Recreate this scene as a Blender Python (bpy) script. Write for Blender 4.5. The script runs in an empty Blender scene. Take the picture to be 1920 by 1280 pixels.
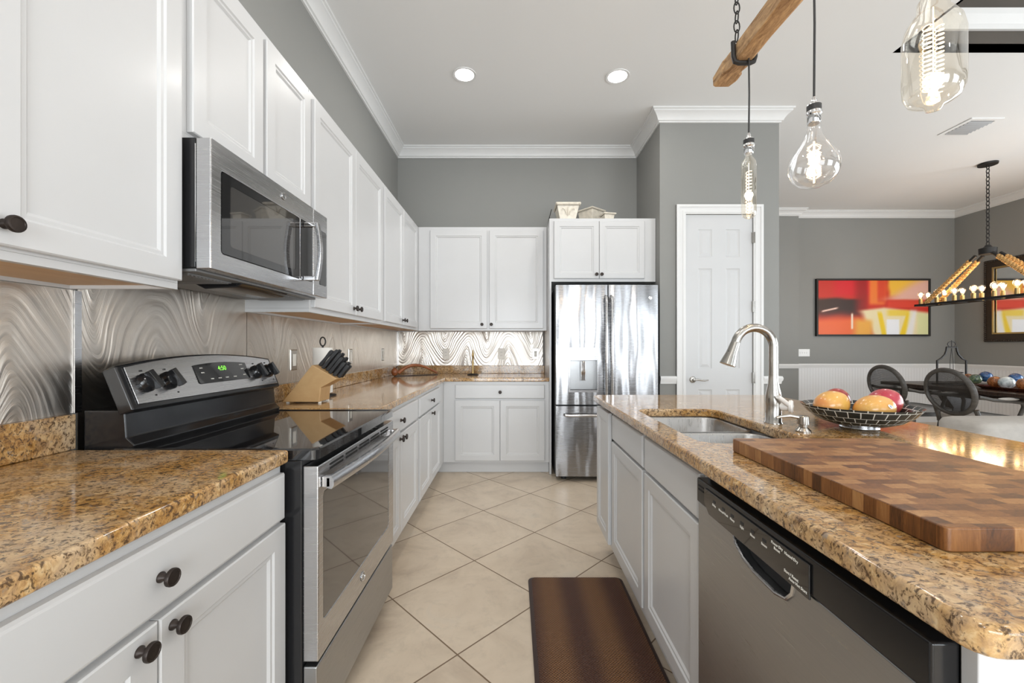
import bpy, bmesh, math, random
from mathutils import Vector, Matrix
from math import sin, cos, pi, sqrt, radians
random.seed(7)
S = bpy.context.scene
COL = S.collection

# ------------------------------------------------------------------ camera
cam_data = bpy.data.cameras.new('camera')
cam = bpy.data.objects.new('camera', cam_data); COL.objects.link(cam)
cam.location = (0, 0, 1.205); cam.rotation_euler = (pi / 2, 0, 0)
cam_data.sensor_width = 36.0
cam_data.lens = 780 / 1920 * 36
cam_data.shift_x = -2 / 1920
cam_data.shift_y = 10 / 1920
cam_data.clip_start = 0.02
S.camera = cam
S.view_settings.view_transform = 'Standard'
S.view_settings.look = 'None'
S.view_settings.exposure = 0.33
S.view_settings.gamma = 1.0
S.view_settings.use_curve_mapping = False

# ------------------------------------------------------------------ world and daylight
w = bpy.data.worlds.new('daylight'); S.world = w; w.use_nodes = True
w.node_tree.nodes['Background'].inputs[0].default_value = (0.85, 0.93, 1.0, 1)
w.node_tree.nodes['Background'].inputs[1].default_value = 1.0

def area(name, loc, rot, sx, sy, power, color=(1, 1, 1), shape='RECTANGLE', spread=180):
    d = bpy.data.lights.new(name, 'AREA'); d.shape = shape; d.size = sx; d.size_y = sy
    d.energy = power; d.color = color; d.spread = radians(spread)
    o = bpy.data.objects.new(name, d); COL.objects.link(o)
    o.location = loc; o.rotation_euler = rot
    return o
DAY = (0.90, 0.95, 1.0)
# daylight entering by the glazed openings behind the camera and on the living-room side
area('daylight_rear', (0.29, -3.80, 1.20), (radians(72), 0, 0), 2.9, 2.4, 190, DAY)
area('daylight_rear_wide', (4.75, -3.80, 1.35), (radians(100), 0, 0), 3.4, 2.5, 130, DAY)
area('daylight_side', (7.28, 0.2, 1.35), (radians(112), 0, radians(90)), 3.4, 2.2, 92, DAY)
area('dining_fill', (7.28, 3.25, 1.35), (radians(105), 0, radians(90)), 1.7, 2.2, 90, DAY)  # fill lamp added behind an unseen window to brighten the dining side
# recessed ceiling lamps (the first two in view, the rest added without fixtures as fill)
CAN = [(-0.387, 3.317), (0.838, 3.337), (-0.387, 1.55), (0.30, 0.2), (-0.387, -1.2), (1.5, -1.6), (2.6, 0.6), (3.6, 3.9)]
for i, (x, y) in enumerate(CAN):
    area('downlight_and_fill', (x, y, 3.355), (0, 0, 0), 0.14, 0.14, 5, (1.0, 0.97, 0.93), 'DISK')

# ------------------------------------------------------------------ materials
def newmat(name):
    m = bpy.data.materials.new(name); m.use_nodes = True
    return m, m.node_tree, m.node_tree.nodes['Principled BSDF']
def nd(nt, t, ins=None, **props):
    n = nt.nodes.new(t)
    for k, v in props.items(): setattr(n, k, v)
    for k, v in (ins or {}).items():
        if isinstance(v, bpy.types.NodeSocket): nt.links.new(v, n.inputs[k])
        else: n.inputs[k].default_value = v
    return n
def ma(nt, op, a, b=0.0, c=0.0):
    return nd(nt, 'ShaderNodeMath', {0: a, 1: b, 2: c}, operation=op).outputs[0]
def ramp(nt, fac, stops, interp='LINEAR'):
    n = nd(nt, 'ShaderNodeValToRGB', {0: fac}); cr = n.color_ramp; cr.interpolation = interp
    while len(cr.elements) < len(stops): cr.elements.new(0.5)
    for e, (p, c) in zip(cr.elements, stops):
        e.position = p; e.color = (*c, 1) if len(c) == 3 else c
    return n.outputs[0]
def mixc(nt, f, a, b, mode='MIX'):
    n = nd(nt, 'ShaderNodeMix', data_type='RGBA', blend_type=mode)
    for i, v in ((0, f), (6, a), (7, b)):
        if isinstance(v, bpy.types.NodeSocket): nt.links.new(v, n.inputs[i])
        else: n.inputs[i].default_value = v if i == 0 else (*v, 1)
    return n.outputs[2]
def objc(nt, scale=(1, 1, 1), rot=(0, 0, 0), kind='Object', loc=(0, 0, 0)):
    if kind == 'Position': src = nd(nt, 'ShaderNodeNewGeometry').outputs['Position']
    else: src = nd(nt, 'ShaderNodeTexCoord').outputs[kind]
    return nd(nt, 'ShaderNodeMapping', {0: src, 1: loc, 2: rot, 3: scale}).outputs[0]
def noise(nt, vec, scale, detail=4, rough=0.55, dist=0.0, out=0):
    return nd(nt, 'ShaderNodeTexNoise', {'Vector': vec, 'Scale': scale, 'Detail': detail, 'Roughness': rough, 'Distortion': dist}).outputs[out]
def bump(nt, h, strength=0.3, dist=0.01):
    return nd(nt, 'ShaderNodeBump', {'Height': h, 'Strength': strength, 'Distance': dist}).outputs[0]
def setp(nt, b, **kw):
    for k, v in kw.items():
        k = {'color': 'Base Color', 'rough': 'Roughness', 'metal': 'Metallic', 'normal': 'Normal', 'spec': 'Specular IOR Level',
             'coat': 'Coat Weight', 'coatr': 'Coat Roughness', 'emit': 'Emission Color', 'estr': 'Emission Strength', 'aniso': 'Anisotropic', 'sheen': 'Sheen Weight'}[k]
        if isinstance(v, bpy.types.NodeSocket): nt.links.new(v, b.inputs[k])
        elif isinstance(v, tuple): b.inputs[k].default_value = (*v, 1)
        else: b.inputs[k].default_value = v
def plain(name, color, rough=0.5, metal=0.0, var=0.04, vs=6.0, **kw):
    """a paint or metal with a slight procedural variation"""
    m, nt, b = newmat(name)
    v = objc(nt)
    n = noise(nt, v, vs, 3)
    lo = tuple(max(0, c * (1 - var)) for c in color); hi = tuple(min(1, c * (1 + var)) for c in color)
    setp(nt, b, color=ramp(nt, n, [(0.3, lo), (0.7, hi)]), rough=rough, metal=metal, **kw)
    return m
MAT = {}
MAT['cab'] = plain('cabinet_white_paint', (0.61, 0.61, 0.612), 0.30, var=0.008, coat=0.12, coatr=0.15)
MAT['trim'] = plain('trim_white_paint', (0.74, 0.74, 0.735), 0.4, var=0.008)
MAT['doorp'] = plain('door_white_paint', (0.60, 0.605, 0.612), 0.4, var=0.008)
MAT['wall'] = plain('wall_grey_paint', (0.262, 0.262, 0.249), 0.65, var=0.01, vs=1.5)
MAT['ceil'] = plain('ceiling_paint', (0.80, 0.80, 0.795), 0.8, var=0.008, vs=1.0)
MAT['tray'] = plain('tray_dark_paint', (0.085, 0.072, 0.06), 0.6)
MAT['bronze'] = plain('oil_rubbed_bronze', (0.035, 0.026, 0.022), 0.42, 0.6)
MAT['black'] = plain('black_enamel', (0.012, 0.012, 0.013), 0.16)
MAT['blackm'] = plain('black_matte', (0.02, 0.02, 0.021), 0.5)
MAT['glassb'] = plain('black_glass', (0.010, 0.010, 0.011), 0.04, coat=0.6, coatr=0.02)
MAT['ovenglass'] = plain('oven_window_glass', (0.045, 0.042, 0.040), 0.05, coat=0.8, coatr=0.02)
MAT['void'] = plain('dark_gap', (0.006, 0.006, 0.006), 0.8)
MAT['chrome'] = plain('chrome', (0.75, 0.75, 0.76), 0.07, 1.0)
MAT['nickel'] = plain('brushed_nickel', (0.43, 0.41, 0.38), 0.24, 1.0)
MAT['pale_sheen'] = plain('nickel_painted_sheen', (0.84, 0.82, 0.79), 0.40, 0.15)  # bright reflection on the faucet lever is put into this pale base colour
MAT['plate'] = plain('ivory_plastic', (0.86, 0.83, 0.76), 0.4)
MAT['whitepl'] = plain('white_plastic', (0.85, 0.85, 0.84), 0.35)
MAT['greyv'] = plain('grey_vent_metal', (0.24, 0.24, 0.24), 0.45, 0.3)
MAT['ceramic'] = plain('cream_ceramic', (0.70, 0.64, 0.54), 0.35, var=0.12, vs=30)
MAT['iron'] = plain('wrought_iron', (0.03, 0.028, 0.027), 0.5, 0.5)
MAT['paper'] = plain('paper_towel', (0.85, 0.83, 0.78), 0.9)
MAT['brass'] = plain('aged_brass', (0.50, 0.36, 0.16), 0.35, 0.9)
MAT['cushion'] = plain('chair_linen', (0.46, 0.44, 0.42), 0.85, var=0.1, vs=60)
MAT['sofa'] = plain('sofa_linen', (0.40, 0.375, 0.345), 0.9, var=0.06, vs=40)
MAT['tablewood'] = None

def steel(name, color=(0.56, 0.56, 0.57), rough=0.24, wav=0.0, dirn=(1, 1, 60)):
    m, nt, b = newmat(name)
    g = noise(nt, objc(nt, dirn), 8, 4)
    r = ramp(nt, g, [(0.3, (rough * 0.75,) * 3), (0.7, (rough * 1.25,) * 3)])
    setp(nt, b, color=color, rough=r, metal=1.0)
    if wav:
        setp(nt, b, normal=bump(nt, ma(nt, 'MULTIPLY', noise(nt, objc(nt, (5, 1, 0.9)), 1.3, 1), wav), 1.0, 1.0))
    return m
MAT['steel'] = steel('stainless_steel')
MAT['steeld'] = steel('stainless_steel_dark', (0.42, 0.425, 0.43), 0.36)
MAT['fridge'] = steel('stainless_fridge', (0.33, 0.33, 0.338), 0.25, 0.04)
MAT['sink'] = steel('stainless_sink', (0.46, 0.45, 0.44), 0.32, dirn=(30, 30, 1))

def granite():
    m, nt, b = newmat('golden_granite')
    v = objc(nt, (1, 1.35, 1), rot=(0, 0, 0.5), kind='Position')
    big = noise(nt, v, 5.5, 3, 0.6, 0.6)
    med = noise(nt, v, 42, 6, 0.70, 1.0)
    base = ramp(nt, med, [(0.30, (0.10, 0.042, 0.012)), (0.42, (0.36, 0.175, 0.045)), (0.55, (0.55, 0.31, 0.10)), (0.68, (0.70, 0.49, 0.25))])
    pale = ramp(nt, big, [(0.42, (0, 0, 0)), (0.66, (0.6, 0.6, 0.6))])
    base = mixc(nt, pale, base, (0.66, 0.53, 0.37))
    dk = noise(nt, nd(nt, 'ShaderNodeVectorMath', {0: v, 1: (3.1, 1.7, 9.2)}, operation='ADD').outputs[0], 80, 5, 0.72, 0.8)
    dmask = ramp(nt, dk, [(0.50, (0, 0, 0)), (0.60, (0.92, 0.92, 0.92))])
    c = mixc(nt, dmask, base, (0.075, 0.040, 0.020))
    gk = noise(nt, nd(nt, 'ShaderNodeVectorMath', {0: v, 1: (7.7, 4.2, 1.2)}, operation='ADD').outputs[0], 42, 3, 0.6)
    c = mixc(nt, ramp(nt, gk, [(0.60, (0, 0, 0)), (0.70, (0.7, 0.7, 0.7))]), c, (0.25, 0.22, 0.19))
    vo = nd(nt, 'ShaderNodeTexVoronoi', {'Vector': v, 'Scale': 85.0})
    c = mixc(nt, ramp(nt, vo.outputs['Distance'], [(0.10, (0.8, 0.8, 0.8)), (0.22, (0, 0, 0))]), c, (0.04, 0.025, 0.018))
    setp(nt, b, color=c, rough=0.10, coat=0.25, coatr=0.04)
    return m
MAT['granite'] = granite()

def floor_tile():
    m, nt, b = newmat('beige_floor_tile')
    v = objc(nt, kind='Position', loc=(0.218, -1.629, 0))
    sx = nd(nt, 'ShaderNodeSeparateXYZ', {0: v})
    a = ma(nt, 'MULTIPLY', ma(nt, 'ADD', sx.outputs[0], sx.outputs[1]), 1 / (sqrt(2) * 0.5065))
    c = ma(nt, 'MULTIPLY', ma(nt, 'SUBTRACT', sx.outputs[1], sx.outputs[0]), 1 / (sqrt(2) * 0.5065))
    def edge(q):
        f = ma(nt, 'FRACT', q)
        return ma(nt, 'MINIMUM', f, ma(nt, 'SUBTRACT', 1.0, f))
    e = ma(nt, 'MINIMUM', edge(a), edge(c))
    mask = ramp(nt, e, [(0.0035, (1, 1, 1)), (0.0075, (0, 0, 0))])
    idv = nd(nt, 'ShaderNodeCombineXYZ', {0: ma(nt, 'FLOOR', a), 1: ma(nt, 'FLOOR', c)}).outputs[0]
    wn = nd(nt, 'ShaderNodeTexWhiteNoise', {'Vector': idv})
    vv = nd(nt, 'ShaderNodeVectorMath', {0: v, 1: nd(nt, 'ShaderNodeVectorMath', {0: wn.outputs['Color'], 'Scale': 9.0}, operation='SCALE').outputs[0]}, operation='ADD').outputs[0]
    n1 = noise(nt, vv, 3.2, 7, 0.62, 0.7)
    n2 = noise(nt, vv, 14, 6, 0.7, 0.4)
    col = ramp(nt, n1, [(0.28, (0.48, 0.38, 0.285)), (0.45, (0.62, 0.51, 0.39)), (0.62, (0.69, 0.575, 0.445)), (0.75, (0.64, 0.555, 0.45))])
    col = mixc(nt, ramp(nt, n2, [(0.52, (0, 0, 0)), (0.75, (0.45, 0.45, 0.45))]), col, (0.42, 0.35, 0.27))
    col = mixc(nt, 0.06, col, wn.outputs['Color'] if False else (0.5, 0.42, 0.32))
    col = mixc(nt, mask, col, (0.16, 0.10, 0.055))
    h = ma(nt, 'SUBTRACT', ma(nt, 'MULTIPLY', n2, 0.15), mask)
    setp(nt, b, color=col, rough=ramp(nt, mask, [(0, (0.33,) * 3), (1, (0.8,) * 3)]), normal=bump(nt, h, 0.5, 0.002))
    return m
MAT['floor'] = floor_tile()

def swirl(name, flow, seed=0.0, freq=60.0, amp=0.006, reg=0.3, lo=(0.50, 0.45, 0.40), hi=(0.82, 0.78, 0.73)):
    """brushed aluminium ground in flowing arches; flow = axis that runs along the wall"""
    m, nt, b = newmat(name)
    v = objc(nt, kind='Position', loc=(seed, seed, 0))
    sx = nd(nt, 'ShaderNodeSeparateXYZ', {0: v})
    y = sx.outputs[flow]; z = sx.outputs[2]
    n1 = noise(nt, v, 1.7, 2, 0.5)
    n1c = ma(nt, 'SUBTRACT', n1, 0.5)
    ph = ma(nt, 'ADD', ma(nt, 'MULTIPLY', y, 2 * pi / 0.46), ma(nt, 'MULTIPLY', n1c, 2.6))
    arch = ma(nt, 'MULTIPLY', ma(nt, 'SINE', ph), 0.15)
    slope = ma(nt, 'MULTIPLY', ma(nt, 'COSINE', ph), 0.15 * 2 * pi / 0.46)
    g = ma(nt, 'DIVIDE', ma(nt, 'SUBTRACT', ma(nt, 'SUBTRACT', z, 1.18), arch), ma(nt, 'SQRT', ma(nt, 'MULTIPLY_ADD', slope, ma(nt, 'MULTIPLY', slope, 0.7), 1.0)))
    def along(f, st, det):
        return noise(nt, nd(nt, 'ShaderNodeCombineXYZ', {0: ma(nt, 'MULTIPLY', g, f), 1: ma(nt, 'MULTIPLY', y, st), 2: ma(nt, 'MULTIPLY', z, st)}).outputs[0], 1.0, det, 0.5)
    wide = ma(nt, 'ADD', ma(nt, 'MULTIPLY', along(freq, 1.2, 1), 1.0 - reg), ma(nt, 'MULTIPLY', ma(nt, 'MULTIPLY_ADD', ma(nt, 'SINE', ma(nt, 'MULTIPLY', g, freq * 4.2)), 0.2, 0.5), reg)); fine = along(520.0, 3.0, 2)
    h = ma(nt, 'ADD', ma(nt, 'MULTIPLY', wide, amp), ma(nt, 'MULTIPLY', fine, 0.00035))
    setp(nt, b, color=ramp(nt, ma(nt, 'ADD', ma(nt, 'MULTIPLY', wide, 0.75), ma(nt, 'MULTIPLY', fine, 0.25)), [(0.30, lo), (0.65, hi)]),
         rough=0.33, metal=1.0, normal=bump(nt, h, 1.0, 1.0))
    return m
MAT['swirl_left'] = swirl('brushed_swirl_metal_side', 1, 0.0, 38.0, 0.0030, 0.10, (0.58, 0.53, 0.47), (0.70, 0.65, 0.59))
MAT['swirl_back'] = swirl('brushed_swirl_metal_back', 0, 0.17, 50.0, 0.0075, 0.5)

def wood(name, c1, c2, scale=(1, 1, 1), rough=0.45, ws=3.0, coat=0.0, bstr=0.1):
    m, nt, b = newmat(name)
    v = objc(nt, scale)
    n = noise(nt, v, ws, 6, 0.6, 1.2)
    n2 = noise(nt, v, ws * 7, 4, 0.6)
    f = ma(nt, 'ADD', ma(nt, 'MULTIPLY', n, 0.7), ma(nt, 'MULTIPLY', n2, 0.3))
    setp(nt, b, color=ramp(nt, f, [(0.3, c1), (0.65, c2)]), rough=rough, coat=coat, normal=bump(nt, n2, bstr, 0.002))
    return m
MAT['underwood'] = wood('maple_underside', (0.62, 0.38, 0.18), (0.72, 0.48, 0.26), (8, 1, 8))
MAT['beam'] = wood('reclaimed_beam_wood', (0.16, 0.07, 0.025), (0.66, 0.42, 0.21), (9, 2.0, 9), 0.75, 4, bstr=1.0)
MAT['block'] = wood('beech_block', (0.47, 0.28, 0.12), (0.56, 0.36, 0.17), (1, 8, 2), 0.4)
MAT['carved'] = wood('carved_redwood', (0.22, 0.06, 0.02), (0.40, 0.14, 0.05), (4, 4, 4), 0.25, 4, coat=0.4)
MAT['darkwood'] = wood('dark_walnut', (0.022, 0.014, 0.011), (0.06, 0.036, 0.026), (2, 10, 2), 0.25, 3)
MAT['chairwood'] = wood('chair_charcoal_wood', (0.045, 0.040, 0.036), (0.10, 0.092, 0.083), (3, 3, 8), 0.42, 3)

def board():
    m, nt, b = newmat('end_grain_board')
    v = objc(nt)
    br = nd(nt, 'ShaderNodeTexBrick', {'Vector': v, 'Color1': (0.0, 0.0, 0.0, 1), 'Color2': (1, 1, 1, 1), 'Mortar': (0.25, 0.25, 0.25, 1),
            'Scale': 1.0, 'Mortar Size': 0.0007, 'Mortar Smooth': 0.1, 'Bias': 0.0, 'Brick Width': 0.048, 'Row Height': 0.025})
    g = noise(nt, objc(nt, (1, 2.2, 0.2)), 45, 6, 0.75, 2.0)
    g2 = noise(nt, objc(nt, (1, 1, 0.2)), 9, 3, 0.6, 1.0)
    f = ma(nt, 'ADD', ma(nt, 'MULTIPLY', nd(nt, 'ShaderNodeRGBToBW', {0: br.outputs[0]}).outputs[0], 0.36), ma(nt, 'ADD', ma(nt, 'MULTIPLY', g, 0.50), ma(nt, 'MULTIPLY', g2, 0.25)))
    col = ramp(nt, f, [(0.30, (0.045, 0.015, 0.004)), (0.46, (0.16, 0.058, 0.014)), (0.62, (0.28, 0.118, 0.034)), (0.80, (0.45, 0.24, 0.09))])
    setp(nt, b, color=col, rough=0.36)
    return m
MAT['board'] = board()

def mat_weave():
    m, nt, b = newmat('woven_mat_brown')
    v = objc(nt)
    sx = nd(nt, 'ShaderNodeSeparateXYZ', {0: v})
    s1 = ma(nt, 'SINE', ma(nt, 'MULTIPLY', sx.outputs[0], 2 * pi / 0.012))
    s2 = ma(nt, 'SINE', ma(nt, 'MULTIPLY', sx.outputs[1], 2 * pi / 0.012))
    p = ma(nt, 'MULTIPLY', s1, s2)
    st = ma(nt, 'SINE', ma(nt, 'ADD', ma(nt, 'MULTIPLY', sx.outputs[0], 2 * pi / 0.21), -0.4))
    col = mixc(nt, ramp(nt, p, [(0.15, (0, 0, 0)), (0.55, (1, 1, 1))]),
               ramp(nt, ma(nt, 'MULTIPLY_ADD', st, 0.5, 0.5), [(0.1, (0.085, 0.036, 0.021)), (0.9, (0.20, 0.095, 0.040))]), (0.035, 0.015, 0.010))
    setp(nt, b, color=col, rough=0.5, spec=0.25, normal=bump(nt, p, 0.6, 0.002))
    return m
MAT['mat'] = mat_weave()
MAT['matedge'] = plain('mat_edge_vinyl', (0.035, 0.016, 0.012), 0.45)

def bead():
    m, nt, b = newmat('beadboard_white')
    sx = nd(nt, 'ShaderNodeSeparateXYZ', {0: objc(nt, kind='Position')})
    f = ma(nt, 'FRACT', ma(nt, 'MULTIPLY', ma(nt, 'ADD', sx.outputs[0], sx.outputs[1]), 1 / 0.045))
    g = ramp(nt, f, [(0.0, (0, 0, 0)), (0.10, (1, 1, 1)), (0.90, (1, 1, 1)), (1.0, (0, 0, 0))])
    setp(nt, b, color=mixc(nt, g, (0.62, 0.62, 0.62), (0.76, 0.76, 0.765)), rough=0.45, normal=bump(nt, g, 0.5, 0.003))
    return m
MAT['bead'] = bead()

def glass(name, tint=(1, 1, 1), fac=0.75):
    m, nt, b = newmat(name)
    out = nt.nodes['Material Output']
    lw = nd(nt, 'ShaderNodeLayerWeight', {'Blend': 0.35})
    tr = nd(nt, 'ShaderNodeBsdfTransparent', {0: (*tint, 1)})
    gl = nd(nt, 'ShaderNodeBsdfGlossy', {'Color': (1, 1, 1, 1), 'Roughness': 0.03})
    f = ma(nt, 'ADD', ma(nt, 'MULTIPLY', lw.outputs['Facing'], fac), 0.04)
    mx = nd(nt, 'ShaderNodeMixShader', {0: f, 1: tr.outputs[0], 2: gl.outputs[0]})
    nt.links.new(mx.outputs[0], out.inputs[0]); nt.nodes.remove(b)
    return m
MAT['bulb'] = glass('clear_bulb_glass', (0.97, 0.96, 0.95), 0.55)
MAT['bulba'] = glass('amber_bulb_glass', (0.98, 0.95, 0.89), 0.5)
MAT['pane'] = glass('window_glass', (0.97, 0.98, 0.98), 0.3)
def emis(name, color, strength):
    m, nt, b = newmat(name)
    n = noise(nt, objc(nt), 3, 1)
    setp(nt, b, color=(0.0, 0.0, 0.0), emit=ramp(nt, n, [(0.3, tuple(c * 0.96 for c in color)), (0.7, color)]), estr=strength)
    return m
MAT['filament'] = emis('glowing_filament', (1.0, 0.74, 0.42), 5.0)
MAT['edison'] = emis('glowing_small_bulb', (1.0, 0.62, 0.28), 14.0)
MAT['can'] = emis('downlight_glow', (1.0, 0.97, 0.92), 9.0)
MAT['digit'] = emis('green_digits', (0.25, 0.9, 0.08), 1.2)

def rope():
    m, nt, b = newmat('twisted_jute_rope')
    wv = nd(nt, 'ShaderNodeTexWave', {'Vector': objc(nt, (1, 1, 1)), 'Scale': 28.0, 'Distortion': 0.6, 'Detail': 1.0}, bands_direction='DIAGONAL')
    setp(nt, b, color=ramp(nt, wv.outputs['Fac'], [(0.1, (0.45, 0.22, 0.06)), (0.7, (0.85, 0.52, 0.20))]), rough=0.8, normal=bump(nt, wv.outputs['Fac'], 0.8, 0.01))
    return m
MAT['rope'] = rope()

def cane():
    m, nt, b = newmat('woven_cane_mesh')
    out = nt.nodes['Material Output']
    sx = nd(nt, 'ShaderNodeSeparateXYZ', {0: objc(nt)})
    def ln(q): return ma(nt, 'GREATER_THAN', ma(nt, 'FRACT', ma(nt, 'MULTIPLY', q, 1 / 0.009)), 0.66)
    f = ma(nt, 'MAXIMUM', ln(sx.outputs[1]), ln(sx.outputs[2]))
    setp(nt, b, color=(0.035, 0.032, 0.03), rough=0.6)
    tr = nd(nt, 'ShaderNodeBsdfTransparent')
    mx = nd(nt, 'ShaderNodeMixShader', {0: f, 1: tr.outputs[0], 2: b.outputs[0]})
    nt.links.new(mx.outputs[0], out.inputs[0])
    return m
MAT['cane'] = cane()

def mango(name, a, bcol, c, seed):
    m, nt, b = newmat(name)
    v = objc(nt, loc=(seed, seed * 2, 0))
    n = noise(nt, v, 7, 3, 0.5)
    sp = noise(nt, v, 160, 2, 0.5)
    col = ramp(nt, n, [(0.32, a), (0.52, bcol), (0.68, c)])
    col = mixc(nt, ramp(nt, sp, [(0.66, (0, 0, 0)), (0.74, (0.35, 0.35, 0.35))]), col, (0.75, 0.6, 0.3))
    setp(nt, b, color=col, rough=0.28, coat=0.3, coatr=0.15)
    return m
MAT['mango_y'] = mango('mango_yellow_skin', (0.66, 0.40, 0.08), (0.72, 0.38, 0.10), (0.70, 0.24, 0.08), 0.3)
MAT['mango_o'] = mango('mango_orange_skin', (0.68, 0.40, 0.09), (0.70, 0.36, 0.10), (0.66, 0.40, 0.12), 1.9)
MAT['mango_r'] = mango('mango_red_skin', (0.40, 0.03, 0.06), (0.48, 0.05, 0.07), (0.62, 0.14, 0.03), 4.4)
MAT['mango_d'] = mango('mango_dark_red_skin', (0.25, 0.02, 0.02), (0.33, 0.03, 0.03), (0.45, 0.08, 0.03), 7.0)

def mosaic():
    m, nt, b = newmat('bowl_mosaic')
    v = nd(nt, 'ShaderNodeTexCoord').outputs['UV']
    br = nd(nt, 'ShaderNodeTexBrick', {'Vector': v, 'Color1': (0.012, 0.016, 0.016, 1), 'Color2': (0.03, 0.035, 0.035, 1), 'Mortar': (0.62, 0.62, 0.58, 1),
            'Scale': 1.0, 'Mortar Size': 0.0016, 'Mortar Smooth': 0.3, 'Brick Width': 0.032, 'Row Height': 0.030})
    setp(nt, b, color=br.outputs[0], rough=0.18)
    return m
MAT['mosaic'] = mosaic()
def ballm(name, c1, c2, seed):
    m, nt, b = newmat(name)
    n = noise(nt, objc(nt, loc=(seed, 0, seed)), 16, 5, 0.65, 1.0)
    setp(nt, b, color=ramp(nt, n, [(0.38, c1), (0.60, c2)]), rough=0.12, coat=0.5)
    return m
MAT['ball_blue'] = ballm('ball_blue_glass', (0.01, 0.03, 0.10), (0.05, 0.16, 0.38), 1)
MAT['ball_copper'] = ballm('ball_copper_glass', (0.10, 0.03, 0.01), (0.50, 0.18, 0.05), 2)
MAT['ball_white'] = ballm('ball_pale_glass', (0.30, 0.36, 0.38), (0.70, 0.75, 0.76), 3)
MAT['ball_green'] = ballm('ball_green_glass', (0.02, 0.05, 0.05), (0.18, 0.24, 0.12), 4)
def vcol(name, rough=0.5):
    m, nt, b = newmat(name)
    a = nd(nt, 'ShaderNodeVertexColor', layer_name='paint')
    n = noise(nt, objc(nt, (1, 1, 8)), 30, 4)
    setp(nt, b, color=mixc(nt, 0.15, a.outputs[0], ramp(nt, n, [(0.3, (0.7, 0.7, 0.7)), (0.7, (1, 1, 1))]), 'MULTIPLY'), rough=rough)
    return m
MAT['painting'] = vcol('abstract_oil_paint', 0.45)
MAT['mirror'] = plain('mirror_silver', (0.88, 0.88, 0.87), 0.015, 1.0, var=0.0)
MAT['carvedframe'] = wood('carved_dark_gilt_frame', (0.012, 0.009, 0.007), (0.05, 0.032, 0.018), (30, 30, 30), 0.35, 3, bstr=1.0)

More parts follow.
